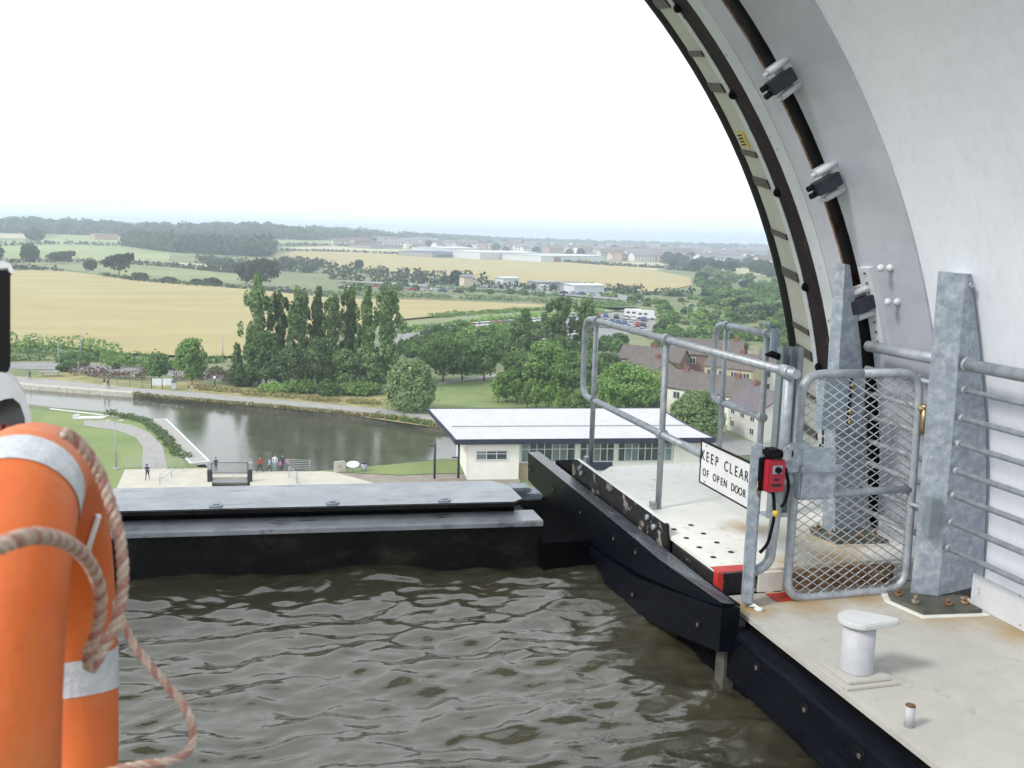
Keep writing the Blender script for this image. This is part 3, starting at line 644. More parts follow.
hedge([(395,398),(420,404)], .9, 1.5, 'dryleaf', 'tuft of dry grass beside the willow', cat='plants', name='dry_grass_tuft', dens=60, size=.15)
hedge([(134,395),(180,400),(240,405),(300,410),(341,414),(405,421),(445,428)], .55, .8, 'dryleaf', 'rough fringe of dry grass along the far canal bank', cat='plants', name='bank_grass_fringe', dens=90, size=.12, kind='stuff')
hedge([(110,414.5),(146,423),(160,434),(172,447),(181,458)], .7, 1.1, 'leafwillow', 'overgrown green fringe beside the jetty', cat='plants', name='bank_weeds', dens=90, size=.14)
hedge([(380,418),(405,421.5),(432,426)], .9, .9, 'leaflight', 'bright reeds on the far canal bank', cat='plants', name='reeds', dens=90, size=.13)
hedge([(190,388),(240,393),(300,399),(380,405)], .7, 2.2, 'dryleaf', 'dry grass verge between the poplars and the towpath', cat='plants', name='dry_verge', dens=90, size=.15, kind='stuff')
# woods: ridge on the left, tree belt on the horizon
def wood(pxs_near, rows, hgt, rad, name, label, n, size, depthstep=60):
    rng = np.random.default_rng(len(label)); L = []
    for a, b in zip(pxs_near, pxs_near[1:]):
        A, B = ground(*a), ground(*b); k = max(2, int((B-A).length/(rad*1.1)))
        away = Vector((A.x,A.y,0)).normalized()
        for r_ in range(rows):
            for i in range(k):
                p = A+(B-A)*(i+rng.random())/k + away*(r_*depthstep*(.6+.8*rng.random())); hh = hgt*(.7+.5*rng.random())
                L.append(((p.x,p.y,terr(p.x,p.y)+hh*.5),(rad*(.6+.5*rng.random()),rad*.8,hh*.55),1))
    o = bpy.data.objects.new(name, leafmesh(name, leaves(n, L, size, rng), M['leaffar'])); S.collection.objects.link(o)
    return setp(o, label, None, None, 'stuff')
wood([(-80,233),(0,233),(60,234),(140,237),(200,238),(300,240)], 5, 15, 16, 'ridge_wood', 'dark wood covering the ridge on the left', 60000, 3.2)
wood([(130,246),(165,251),(205,254),(262,257),(262,252)], 3, 14, 13, 'hillside_wood', 'wood running down the left hillside between the pastures', 16000, 2.2, 45)
wood([(300,240),(400,241.5),(500,243),(600,245),(700,247.5),(800,251),(900,254)], 4, 13, 22, 'horizon_wood', 'blue belt of trees along the horizon behind the town', 26000, 3.6, 140)

def scatter(poly, n, fn, mind=0, rng=random.Random(4)):
    pts = []; xs = [p[0] for p in poly]; ys = [p[1] for p in poly]; k = 0
    while len(pts) < n and k < 40000:
        k += 1; p = (rng.uniform(min(xs),max(xs)), rng.uniform(min(ys),max(ys)))
        if inside(p, poly) and all(abs(p[0]-q[0])+abs(p[1]-q[1])*3 > mind for q in pts): pts.append(p)
    for p in sorted(pts, key=lambda q: q[1]): fn(*p)
R_ = random.Random(11)
def belt(poly, n, hrange, kinds, label, group, name, mind=4, nleaf=900, cat='tree', size=None):
    protos = {}
    def put(x, y):
        P = ground(x,y); hh = R_.uniform(*hrange); kd, mk = R_.choice(kinds); v = R_.randrange(2)
        key = (kd, mk, v)
        dep = (P-CAM).dot(FW)
        if key not in protos:
            protos[key] = crown(kd, mk, nleaf, round(size or .9*dep/FPX,2), v+5, hh*1.15, hh)
            protos[key]['h'] = hh
        me = protos[key]
        o = bpy.data.objects.new(name, me); S.collection.objects.link(o); o.location = P
        s = hh/me['h']; o.scale = (s*R_.uniform(.9,1.4), s*R_.uniform(.9,1.4), s); o.rotation_euler = (0,0,R_.uniform(0,6.28))
        setp(o, label, cat, group)
    scatter(poly, n, put, mind, R_)
belt([(700,274),(740,278),(790,290),(800,322),(735,316),(712,302),(700,290)], 80, (4.5,8), [('bush','leafdark'),('bush','leaffar'),('bush','leafdark'),('round','leafwillow')], 'rounded tree in the dense wood left of the steel ring', 'trees in the wood left of the steel ring', 'broadleaf_tree', 5, 1600)
belt([(574,296),(610,292),(700,297),(760,303),(800,322),(800,350),(700,350),(650,343),(665,325),(640,306)], 150, (1.2,3.8), [('bush','leafdark'),('bush','leafwillow'),('bush','leaflight'),('bush','leafmid')], 'bush on the scrubland above the houses', 'bushes on the scrubland above the houses', 'bush', 7, 1100, 'bush')
belt([(640,262),(700,262),(790,268),(790,280),(740,274),(690,272),(670,268)], 40, (7,12), [('round','leaffar'),('bush','leaffar')], 'distant tree at the near edge of the town', 'trees at the near edge of the town', 'broadleaf_tree', 4, 500)
belt([(330,241.5),(500,243.5),(640,246),(800,250),(800,268),(640,262),(500,252),(340,245)], 120, (6,11), [('round','leaffar')], 'distant tree among the far town houses', 'trees among the far town houses', 'broadleaf_tree', 3, 260, size=2.0)
belt([(390,346),(500,350),(600,348),(640,345),(680,352),(640,358),(600,356),(520,358),(400,358)], 30, (2.5,4.5), [('round','leafdark'),('bush','leafmid')], 'tree in the belt between the car park and the lawn', 'trees in the belt between the car park and the lawn', 'broadleaf_tree', 7, 1600)
belt([(430,344),(520,350),(560,352),(500,366),(430,366)], 14, (5,8), [('round','leafmid'),('round','leafdark')], 'tree in the wood behind the lawn', 'trees in the wood behind the lawn', 'broadleaf_tree', 8, 2200)
belt([(60,352),(240,376),(230,380),(60,376)], 14, (1.2,2.4), [('bush','leafmid'),('bush','leafdark')], 'low bush between the road and the far towpath', 'low bushes between the road and the far towpath', 'bush', 8, 700, 'bush')
belt([(340,285),(480,290),(560,297),(340,292)], 22, (2,3.5), [('bush','leafdark'),('round','leafdark')], 'small planted tree in the retail park rows', 'small trees in the retail park rows', 'young_tree', 6, 400)

# ================================================================== BUILDINGS
def gable_house(base, rz, L, Wd, he, hr, wallm, roofm, label, group=None, chim=(.2,.8), wins=3, detail=True, overhang=.25):
    """two-storey house: local x along the ridge, y depth; origin at the corner nearest the viewer"""
    T = thing('house', label, 'house', base, rz, group)
    bm = bmesh.new(); prism(bm, [(0,0,0),(0,Wd,0),(0,Wd,he),(0,Wd/2,hr),(0,0,he)], (L,0,0)); wl = obj('wall', bm, M[wallm], T)
    bm = bmesh.new(); o = overhang; th = .18; k = (hr-he)/(Wd/2)
    prism(bm, [(-o,-o,he-o*k+.03),(-o,Wd/2,hr+.03),(-o,Wd+o,he-o*k+.03),(-o,Wd+o,he-o*k+th),(-o,Wd/2,hr+th+.05),(-o,-o,he-o*k+th)], (L+2*o,0,0)); rf = obj('roof', bm, M[roofm], T)
    for c in chim:
        bm = bmesh.new(); x = c*L; box(bm, (x-.4,Wd/2-.3,hr-.6),(x+.4,Wd/2+.3,hr+.6)); box(bm,(x-.46,Wd/2-.36,hr+.6),(x+.46,Wd/2+.36,hr+.7))
        for q in (-.22,.22): cyl(bm,(x+q,Wd/2,hr+.7),(x+q,Wd/2,hr+1.0),.11,8,.09)
        obj('chimney', bm, M['chim'], rf)
    if detail:
        for i in range(wins):
            x = L*(i+.5)/wins
            for z in ((he*.18, he*.42),(he*.62,he*.88)):
                if i == 1 and z[0] < he*.3 and wins > 2:
                    bm = bmesh.new(); box(bm,(x-.5,-.05,0),(x+.5,.05,2.05)); d_=obj('door', bm, M['white'], T); continue
                bm = bmesh.new(); x0,x1 = x-.62,x+.62
                for (p,q) in (((x0,z[0]),(x0+.09,z[1])),((x1-.09,z[0]),(x1,z[1])),((x0+.09,z[0]),(x1-.09,z[0]+.09)),((x0+.09,z[1]-.09),(x1-.09,z[1])),((x-.04,z[0]+.09),(x+.04,z[1]-.09))): box(bm,(p[0],-.06,p[1]),(q[0],.02,q[1]))
                wf = obj('window', bm, M['white'], T)
                bm = bmesh.new(); box(bm,(x0+.09,-.03,z[0]+.09),(x1-.09,.02,z[1]-.09)); obj('pane', bm, M['glass'], wf)
        for z in ((he*.2,he*.42),(he*.62,he*.86)):     # gable end
            bm = bmesh.new(); y = Wd*.6
            for (p,q) in (((y-.45,z[0]),(y-.37,z[1])),((y+.37,z[0]),(y+.45,z[1])),((y-.37,z[0]),(y+.37,z[0]+.08)),((y-.37,z[1]-.08),(y+.37,z[1]))): box(bm,(L-.02,p[0],p[1]),(L+.06,q[0],q[1]))
            wf = obj('window', bm, M['white'], T); bm = bmesh.new(); box(bm,(L-.02,y-.37,z[0]+.08),(L+.03,y+.37,z[1]-.08)); obj('pane', bm, M['glass'], wf)
    return T
def house_px(xa, ya, xb_, yb_, L, Wd, he, hr, *a, **k):
    """base corner A (left) and a point B to its right along the front wall"""
    A = ground(xa,ya); B = ground(xb_,yb_); return gable_house(A, math.atan2(B.y-A.y,B.x-A.x), L, Wd, he, hr, *a, **k)
house_px(727,429.5,757,443, 8.6, 7.0, 4.0, 6.2, 'render2','slate2','pale harled end house with purple tiled roof nearest the canal building', chim=(.12,))
house_px(655,412,722,424, 15, 7.0, 4.2, 6.3, 'render','slate','long brown roofed terrace behind the rounded willow bush', chim=(.2,.5,.8), wins=6)
house_px(703,391,748,397, 9, 7, 4.6, 6.7, 'yellowrender','slate','yellow harled house with white windows behind the terrace', chim=(.15,.6), wins=4)
house_px(618,394,655,402, 7.5, 7.5, 4.2, 6.4, 'yellowrender','slate','yellow gabled house with brown roof at the left of the estate', chim=(.7,), wins=3)
house_px(617,378,668,383, 12, 6.5, 3.9, 5.9, 'brick','slate','long brown tiled house at the back left of the estate', chim=(.5,), wins=4)
house_px(664,378,700,381, 14, 7.0, 5.0, 7.4, 'brick','slate','brown brick house at the back of the estate left of the yellow house', chim=(.9,), wins=4)
house_px(757,394,800,397, 12, 7.0, 4.8, 7.2, 'render2','slate','pinkish house with dark roof at the right behind the channel post', chim=(.4,), wins=4)
field('estate_road', [(650,440),(724,434),(757,444),(860,436),(860,448),(740,456),(650,450)], M['asphalt'], 12, .06)

# canal-side visitor building with the white wing roof
P0 = Vector((20.568,96.345,0)); e1 = Vector((.994,-.108,0)).normalized(); brz = math.atan2(e1.y,e1.x)
T = thing('visitor_building','low white building with a sweeping pale metal roof and navy fascia beside the canal','building',P0+UZ*.3,brz)
LB = 28.6
prof = [(-.0,4.2),(3,4.28),(6,4.42),(9,4.66),(12,4.98),(13.2,5.14)]
bm = bmesh.new()
def roofx(y): return -1.9*(y/12.5)**1.3 if y > 0 else 0
for i in range(len(prof)-1):
    (y0,z0),(y1,z1) = prof[i],prof[i+1]
    ns = 48
    for k in range(ns):
        xa0 = roofx(y0)+(LB+ -roofx(y0)*0 - .2*y0*0 - roofx(y0))*k/ns; xa1 = roofx(y0)+(LB-roofx(y0))*(k+1)/ns
        xb0 = roofx(y1)+(LB-.16*y1-roofx(y1))*k/ns; xb1 = roofx(y1)+(LB-.16*y1-roofx(y1))*(k+1)/ns
        xa0 = roofx(y0)+(LB-.16*y0-roofx(y0))*k/ns; xa1 = roofx(y0)+(LB-.16*y0-roofx(y0))*(k+1)/ns
        vs = [bm.verts.new(p) for p in ((xa0,y0,z0),(xa1,y0,z0),(xb1,y1,z1),(xb0,y1,z1))]; bm.faces.new(vs)
        dx = xa1-xa0
        vs = [bm.verts.new(p) for p in ((xa0-.02,y0,z0+.04),(xa0+.02,y0,z0+.04),(xb0+.02,y1,z1+.04),(xb0-.02,y1,z1+.04))]; bm.faces.new(vs)
        for s_ in (-.02,.02):
            vs = [bm.verts.new(p) for p in ((xa0+s_,y0,z0),(xa0+s_,y0,z0+.04),(xb0+s_,y1,z1+.04),(xb0+s_,y1,z1))]; bm.faces.new(vs)
rf = obj('roof', bm, M['roofwhite'], T)
bm = bmesh.new(); box(bm,(0.1,5.9,4.42),(LB-1.0,6.1,4.52)); obj('roof_ridge', bm, M['shedgrey'], rf)
bm = bmesh.new()
prism(bm, [(-.12,-.12,4.3),(-.12,-.02,4.3),(-.12,-.02,3.72),(-.12,-.12,3.72)], (LB+.24,0,0))
for i in range(len(prof)-1):
    (y0,z0),(y1,z1) = prof[i],prof[i+1]
    for sgn, xs in ((-1,(roofx(y0),roofx(y1))),(1,(LB-.16*y0,LB-.16*y1))):
        a = [(xs[0],y0,z0+.1),(xs[1],y1,z1+.1),(xs[1],y1,z1-.35),(xs[0],y0,z0-.48 if i==0 else z0-.35)]
        prism(bm, a, (sgn*.12,0,0))
prism(bm, [(roofx(13.2)-.1,13.2,5.24),(roofx(13.2)-.1,13.3,5.24),(roofx(13.2)-.1,13.3,4.8),(roofx(13.2)-.1,13.2,4.8)], (LB-.5,0,0))
obj('fascia', bm, M['navy'], T)
bm = bmesh.new(); 
vs = [bm.verts.new(p) for p in ((.1,0,3.74),(LB-.1,0,3.74),(LB-2,13,4.7),(-1.5,13,4.7))]; bm.faces.new(vs); obj('soffit', bm, M['shedgrey'], T)
# walls: left cream room, recessed glazed front, cream right end
bm = bmesh.new(); box(bm,(1.3,.5,-.4),(6.9,12,3.72)); box(bm,(LB-4.2,.9,-.4),(LB-1.2,12,3.7)); box(bm,(6.9,1.1,-.4),(LB-4.2,12,3.7))
wl = obj('wall', bm, M['render'], T)
bm = bmesh.new(); box(bm,(6.9,.8,-.3),(10.0,1.08,1.35)); obj('timber_cladding', bm, M['wood'], T)
def winband(x0, x1, z0, z1, n, y, gm='glass', skip=()):
    bm = bmesh.new(); t = .09
    box(bm,(x0,y-.1,z0),(x1,y,z0+t)); box(bm,(x0,y-.1,z1-t),(x1,y,z1)); zm = z1-(z1-z0)*.34
    for k in range(n+1): x = x0+(x1-x0-t)*k/n; box(bm,(x,y-.12,z0+t),(x+t,y-.005,z1-t))
    for k in range(n): a = x0+(x1-x0-t)*k/n+t; b_ = x0+(x1-x0-t)*(k+1)/n; box(bm,(a,y-.1,zm-.04),(b_,y-.01,zm+.04))
    f = obj('window', bm, M['white'], T)
    for k in range(n):
        a = x0+(x1-x0-t)*k/n+t; b_ = x0+(x1-x0-t)*(k+1)/n
        bm = bmesh.new(); box(bm,(a,y-.05,z0+t),(b_,y-.012,z1-t)); obj('pane', bm, M['blind' if (k*7+int(x0))%5 in (0,2) else 'glass'], f)
winband(2.2,5.6,1.9,2.95,3,.5)
winband(7.2,13.2,1.45,3.66,7,1.08); winband(13.7,17.6,1.45,3.66,5,1.08); winband(18.0,24.2,1.45,3.66,8,1.08)
bm = bmesh.new(); box(bm,(14.0,.9,.5),(17.4,1.07,1.4)); obj('door_panel', bm, M['navy'], T)
for x,y in ((-2.2,.2),(.35,.3)):
    bm = bmesh.new(); cyl(bm,(x,y,0),(x,y,3.7+(.1 if x<0 else 0)),.13,10); 
    box(bm,(x-.7,y-.1,2.2 if x>0 else 3.55),(x+.1,y+.1,2.32 if x>0 else 3.67)); obj('roof_post', bm, M['navy'], T)

# sheds and retail buildings
def shed(px0, px1, row, hgt, depth, wm, rm, label, stripe=None):
    A = ground(px0,row); B = ground(px1,row); L = (B-A).length; T = thing('industrial_shed', label, 'building', A, math.atan2(B.y-A.y,B.x-A.x))
    bm = bmesh.new(); box(bm,(0,0,-2),(L,depth,hgt)); obj('wall', bm, M[wm], T)
    bm = bmesh.new(); prism(bm, [(-.6,-.6,hgt+.05),(-.6,depth/2,hgt*1.18),(-.6,depth+.6,hgt+.05)], (L+1.2,0,0)); obj('roof', bm, M[rm], T)
    for (f0,f1,z0,z1,mm) in (stripe or []):
        bm = bmesh.new(); box(bm,(L*f0,-.35,hgt*z0),(L*f1,.1,hgt*z1)); obj('cladding_panel', bm, M[mm], T)
    return T
shed(480,541,260,8,70,'shedwhite','shedwhite','long white warehouse beyond the far wheat field, in the middle of the row',[(.35,.42,.2,.7,'shedgrey'),(.8,.99,.25,.75,'shedblue')])
shed(432,480,258,6,50,'shedgrey','shedblue','dark grey works building at the left end of the warehouse row',[(.1,.4,.2,.6,'shedblue')])
shed(447,478,254,7,50,'shedwhite','shedwhite','small white warehouse behind the grey works building')
shed(541,603,262.5,7,60,'shedwhite','shedwhite','white warehouse at the right end of the row with a yellow front panel',[(.2,.3,.1,.8,'chim'),(.62,.8,.02,.45,'yellow')])
shed(574,604,294,4,14,'shedwhite','shedwhite','small white block at the right end of the retail park')
shed(536,560,290,3.8,10,'shedgrey','shedgrey','grey flat canopy building in the retail park',[(.0,.35,.0,.8,'shedwhite')])
shed(563,583,292.5,4.2,10,'shedgrey','townroof2','dark fronted shop in the retail park with white end wall')
shed(503,519,285,3.6,10,'shedwhite','shedwhite','white low cabin at the left of the retail park')
shed(464,473,291,6.5,6,'towntan','townroof2','square tan kiosk tower by the retail park road')
shed(370,402,249,5,30,'shedgrey','townroof','low dark farm building far beyond the poplars')
shed(95,118,240,7,20,'townbrick','townroof','pinkish farmhouse below the ridge wood on the left')

# the far town: each house a small gabled block
town_protos = []
for i, (wm, rm) in enumerate([('townwhite','townroof'),('townbrick','townroof'),('towntan','townroof2'),('towngrey','townroof'),('townwhite','townroof2')]):
    bm = bmesh.new(); L, Wd, he, hr = 15+4*i, 8, 5, 7.8
    prism(bm, [(-L/2,-Wd/2,-1),(-L/2,Wd/2,-1),(-L/2,Wd/2,he),(-L/2,0,hr),(-L/2,-Wd/2,he)], (L,0,0), 0)
    o=.4; k=(hr-he)/(Wd/2)
    prism(bm, [(-L/2-o,-Wd/2-o,he-o*k+.05),(-L/2-o,0,hr+.05),(-L/2-o,Wd/2+o,he-o*k+.05),(-L/2-o,Wd/2+o,he-o*k+.3),(-L/2-o,0,hr+.35),(-L/2-o,-Wd/2-o,he-o*k+.3)], (L+2*o,0,0), 1)
    for wx in range(int(L/3.5)):
        for z in (1.0,3.2):
            for sy in (-1,1):
                x = -L/2+2+wx*3.5; box(bm,(x,sy*(Wd/2+.03)-.05,z),(x+1.2,sy*(Wd/2+.03)+.05,z+1.2),0,2)
    town_protos.append(tomesh('house', bm, [M[wm],M[rm],M['glass']]))
RT2 = random.Random(5)
def townhouse(x, y):
    P = ground(x,y); o = bpy.data.objects.new('house', RT2.choice(town_protos)); S.collection.objects.link(o)
    o.location = P; o.rotation_euler = (0,0,RT2.choice((.2,.5,-.4,1.3,.9))+RT2.uniform(-.2,.2)); s = RT2.uniform(.9,1.5); o.scale = (s,s,s)
    setp(o, 'tiny pale house in the far hazy town', 'house', 'houses in the far hazy town')
scatter([(330,243.5),(440,243.5),(560,245.5),(690,248.5),(800,252),(800,268),(740,266),(690,262),(620,261),(600,256),(500,250),(360,247)], 295, townhouse, 2.6, RT2)

# ================================================================== VEHICLES
def make_car(bodym):
    T = thing('parked_car','car','car')
    bm = bmesh.new(); prism(bm, [(-2.1,-.85,.3),(-2.15,-.85,.75),(-1.9,-.85,.9),(-1.0,-.85,.95),(1.0,-.85,.95),(1.95,-.85,.82),(2.15,-.85,.6),(2.1,-.85,.3)], (0,1.7,0))
    prism(bm, [(-1.35,-.68,1.36),(-1.25,-.68,1.42),(.25,-.68,1.42),(.4,-.68,1.36)], (0,1.36,0)); obj('body', bm, M[bodym], T)
    bm = bmesh.new(); prism(bm, [(-1.75,-.75,.93),(-1.35,-.7,1.37),(.4,-.7,1.37),(1.05,-.75,.93)], (0,1.5,0)); obj('windows', bm, M['glass'], T)
    for x in (-1.35,1.35):
        for y in (-.86,.66):
            bm = bmesh.new(); cyl(bm,(x,y,.31),(x,y+.2,.31),.31,12); obj('wheel', bm, M['tyre'], T)
    return T
cars = {c: make_car(c) for c in ('carwhite','carsilver','carred','carblue','carblack')}
trees_ = {c: kidtree(t) for c, t in cars.items()}; usedc = set()
cname = {'carwhite':'white','carsilver':'silver','carred':'red','carblue':'dark blue','carblack':'black'}
RC = random.Random(8)
def put_car(x, y, head, dz=.08, where='in the crowded car park beyond the poplars'):
    c = RC.choice(('carwhite','carwhite','carsilver','carsilver','carred','carblue','carblack')); P = ground(x,y)+UZ*dz
    lab = '%s car parked %s' % (cname[c], where); grp = '%s cars %s' % (cname[c], where)
    if c not in usedc: usedc.add(c); o = cars[c]; o.location = P; o.rotation_euler = (0,0,head); o['label'] = lab; o['group'] = grp
    else: dup(cars[c], P, head, None, lab, grp, trees_[c])
for row, (xa,ya,xb2,yb2,n) in enumerate([(432,331,545,322,20),(425,335,560,326,22),(430,339,590,331,22),(480,340,600,335,14),(588,316,652,322,7),(592,321,650,328,9),(600,327,650,333,6),(560,318,600,316,6)]):
    for k in range(n):
        if RC.random() < .12: continue
        t = (k+RC.uniform(-.12,.12))/n; put_car(xa+(xb2-xa)*t, ya+(yb2-ya)*t, 1.2+RC.uniform(-.05,.05))
for k in range(16): put_car(345+k*7.5, 287.2+k*.35+(k%2)*1.4, .2, .55, 'in the retail park road rows')
for k in range(5): put_car(555+k*9, 294.5+k*.5, .4, .55, 'in the retail park road rows')
# motorhomes
def motorhome(x, y, rz, label):
    T = thing('motorhome', label, 'motorhome', ground(x,y)+UZ*.08, rz)
    bm = bmesh.new(); prism(bm, [(-3.2,-1.1,.5),(-3.2,-1.1,2.9),(1.9,-1.1,2.9),(2.7,-1.1,2.5),(2.6,-1.1,1.9),(3.1,-1.1,1.2),(3.2,-1.1,.5)], (0,2.2,0)); obj('body', bm, M['carwhite'], T)
    bm = bmesh.new()
    for xx in (-2.4,-.6): box(bm,(xx,-1.13,1.5),(xx+1.1,1.13,2.1))
    prism(bm, [(2.62,-1.0,1.85),(2.67,-1.0,1.85),(3.14,-1.0,1.22),(3.08,-1.0,1.22)], (0,2.0,0)); obj('windows', bm, M['glass'], T)
    for xx in (-2,2.1):
        for yy in (-1.1,.85): bm = bmesh.new(); cyl(bm,(xx,yy,.4),(xx,yy+.25,.4),.4,12); obj('wheel', bm, M['tyre'], T)
motorhome(634,318,-.5,'white motorhome at the right end of the car park')
motorhome(646,319.5,-.5,'white motorhome with dark windows, rightmost in the car park')
motorhome(545,290.5,-.2,'white delivery van body parked in the retail park')

# ================================================================== CANALSIDE FURNITURE AND PEOPLE
bm = bmesh.new()
jp = [onz(x,y,.1) for x,y in ((148,420),(166,419),(209,461),(191,463))]
prism(bm, [p for p in jp], (0,0,-.25)); J = thing('jetty','white edged floating jetty running diagonally beside the lawn','jetty',jp[0]); obj('deck_boards', bm, M['boards'], J, world=True)
for a, b in ((jp[0],jp[1]),(jp[1],jp[2]),(jp[2],jp[3]),(jp[3],jp[0])):
    bm = bmesh.new(); d = (b-a).normalized(); nn = Vector((-d.y,d.x,0))*.1
    prism(bm, [a-nn+UZ*.03,a+nn+UZ*.03,a+nn-UZ*.3,a-nn-UZ*.3], b-a); obj('edge_beam', bm, M['signwhite'], J, world=True)
bm = bmesh.new(); a, b = onz(50,408.5,.05), onz(148,420,.05); d=(b-a).normalized(); nn=Vector((-d.y,d.x,0))*.16
prism(bm, [a-nn,a+nn,a+nn-UZ*.4,a-nn-UZ*.4], b-a); obj('quay_edge_kerb', bm, M['signwhite'], label='thin white kerb along the near quay leading to the jetty', cat='kerb')
def railing(pts, hgt, nb, label, mname='lampgrey', vert=False, name='railing', r=.03):
    T = thing(name, label, 'railing', pts[0])
    bm = bmesh.new()
    for a, b in zip(pts, pts[1:]):
        zs = [hgt] if vert else [hgt*(k+1)/nb for k in range(nb)]
        for z in zs + ([.12] if vert else []): tube(bm, [a+UZ*z, b+UZ*z], r, 6)
        if vert:
            n = int((b-a).length/.16)
            for k in range(n): p = a+(b-a)*k/n; tube(bm, [p+UZ*.12, p+UZ*hgt], .012, 4)
    obj('rails', bm, M[mname], T, world=True)
    for a, b in zip(pts, pts[1:]):
        n = max(1, int((b-a).length/2.2))
        for k in range(n+1):
            p = a+(b-a)*k/n; bm = bmesh.new(); tube(bm, [p, p+UZ*(hgt+.05)], r*1.3, 6); obj('post', bm, M[mname], T, world=True)
    return T
railing([onz(212,474,.1),onz(248,474,.1)], 1.25, 5, 'dark barred railing across the footbridge over the lock', 'darkcloth', True, 'bridge_railing')
railing([onz(282,470,.08),onz(310,471,.08)], 1.2, 6, 'galvanised railing behind the family on the quay', 'lampgrey')
railing([onz(289,477,.08),onz(297,483,.08),onz(299,492,.08)], 1.1, 3, 'pale posts and rail in front of the family on the quay', 'lampgrey')
railing([onz(124,469,.08),onz(188,467,.08)], 1.2, 5, 'pale railing between the lawn and the plaza', 'lampgrey', r=.02)
railing([onz(160,484,.08),onz(182,470,.08)], 1.0, 2, 'thin railing posts crossing the plaza', 'lampgrey')
railing([onz(104,383,.05),onz(130,386,.05),onz(155,388,.05)], 1.4, 4, 'green metal railing in front of the fireweed', 'greenpaint')
bm = bmesh.new(); a, b = onz(212,476,0), onz(248,476,0); d=(b-a).normalized(); nn=Vector((-d.y,d.x,0))
prism(bm, [a-nn*.8+UZ*.09,a+nn*.6+UZ*.09,a+nn*.6-UZ*.2,a-nn*.8-UZ*.2], b-a); FB = thing('footbridge','narrow footbridge deck across the lock channel','footbridge',a); obj('deck', bm, M['concrete'], FB, world=True)
for x in (210,250):
    for y in (474,482):
        bm = bmesh.new(); P = onz(x,y,0); box(bm, P+Vector((-.25,-.25,-1)), P+Vector((.25,.25,1.3)), .04); obj('gate_post', bm, M['lampgrey' if y == 474 else 'darkcloth'], FB, world=True)
def lamp(x, yb, yt, label, twin=False, group=None):
    P = ground(x,yb); h = topz(P,x,yt)-P.z; T = thing('lamp_post', label, 'lamp post', P, 0, group)
    bm = bmesh.new(); cyl(bm,(0,0,0),(0,0,h),.1,8,.06); cyl(bm,(0,0,0),(0,0,.15),.35,10); obj('pole', bm, M['lampgrey'], T)
    for s_ in ((-1,1) if twin else (1,)):
        bm = bmesh.new(); tube(bm,[(0,0,h-.1),(s_*.6,0,h+.08)],.03,6); box(bm,(s_*.45,-.12,h+.02),(s_*.9,.12,h+.12),.02); obj('lamp_head', bm, M['shedwhite'], T)
lamp(116.5,469,421,'tall twin headed lamp post standing on the near lawn by the plaza',True)
lamp(59,366,343,'pale lamp post beside the road at the far left')
lamp(81,360,332,'lamp post between the road shrubs and the wheat field')
lamp(223,361,333,'slim lamp post against the wheat left of the poplars')
lamp(466,331,301,'lamp post at the edge of the car park against the wheat')
lamp(687,322,304,'pale post standing on the scrubland')
lamp(62,271,262,'small twin lamp on the hedgerow at the left',True)
for x, yb, yt in ((347,290,277),(373,291,276)): lamp(x,yb,yt,'thin lamp post by the road left of the retail park','',None) if False else lamp(x,yb,yt,'thin lamp post on the retail park road, %s of the pair'%('left' if x<350 else 'right'))
# bollard light, bins, signs, seats
P = onz(215,389,.05); T = thing('bollard_light','dark bollard lamp with a white globe beside the far towpath','lamp',P)
bm = bmesh.new(); cyl(bm,(0,0,0),(0,0,1.7),.09,8); obj('pole', bm, M['darkcloth'], T); bm = bmesh.new(); bmesh.ops.create_uvsphere(bm,u_segments=12,v_segments=8,radius=.25,matrix=Matrix.Translation((0,0,1.85))); obj('globe', bm, M['signwhite'], T, smooth=True)
P = onz(364,471,.1); T = thing('litter_bin','grey cylindrical litter bin on the grass by the canal','bin',P)
bm = bmesh.new(); cyl(bm,(0,0,0),(0,0,.85),.33,14); obj('body', bm, M['lampgrey'], T); bm = bmesh.new(); cyl(bm,(0,0,.86),(0,0,1.0),.36,14,.2); obj('lid', bm, M['darkcloth'], T)
P = onz(353,472,.1); T = thing('oval_sign','white oval sign board on a short stem by the canal','sign',P)
bm = bmesh.new(); cyl(bm,(0,0,0),(0,0,.6),.05,8); obj('stem', bm, M['lampgrey'], T); bm = bmesh.new(); bmesh.ops.create_uvsphere(bm,u_segments=20,v_segments=10,radius=1,matrix=Matrix.Translation((0,0,.85))@Matrix.Rotation(-.5,4,'X')@Matrix.Diagonal((.72,.06,.4,1))); obj('board', bm, M['signwhite'], T, smooth=True)
P = onz(340,472,.1); bm = bmesh.new(); prism(bm,[P+Vector((-.65,0,0)),P+Vector((.65,0,0)),P+Vector((.65,0,1.0)),P+Vector((.45,0,1.2)),P+Vector((-.6,0,1.15)),P+Vector((-.68,0,.9))],(0,.25,0)); obj('stone_marker', bm, M['concrete'], label='upright buff stone marker left of the oval sign', cat='stone')
P = onz(174,389,.05); T = thing('litter_bin','pale green litter bin on the far towpath','bin',P); bm = bmesh.new(); box(bm,(-.35,-.35,0),(.35,.35,1.1),.05); obj('body', bm, M['shedwhite'], T); bm = bmesh.new(); box(bm,(-.4,-.4,1.1),(.4,.4,1.3),.05); obj('lid', bm, M['greenpaint'], T)
P = onz(92,419,.05); bm = bmesh.new(); prism(bm,[P+Vector((-2.4,0,0)),P+Vector((-2.4,0,.5)),P+Vector((-2.2,0,.5)),P+Vector((-2.1,0,.15)),P+Vector((1.2,0,.12)),P+Vector((1.3,0,0))],(.4,1.4,0)); obj('landing_stage', bm, M['signwhite'], label='low white landing stage at the edge of the near lawn', cat='landing stage')
P = onz(50,376,.05); T = thing('picnic_table','pale picnic table on the grass across the canal','picnic table',P)
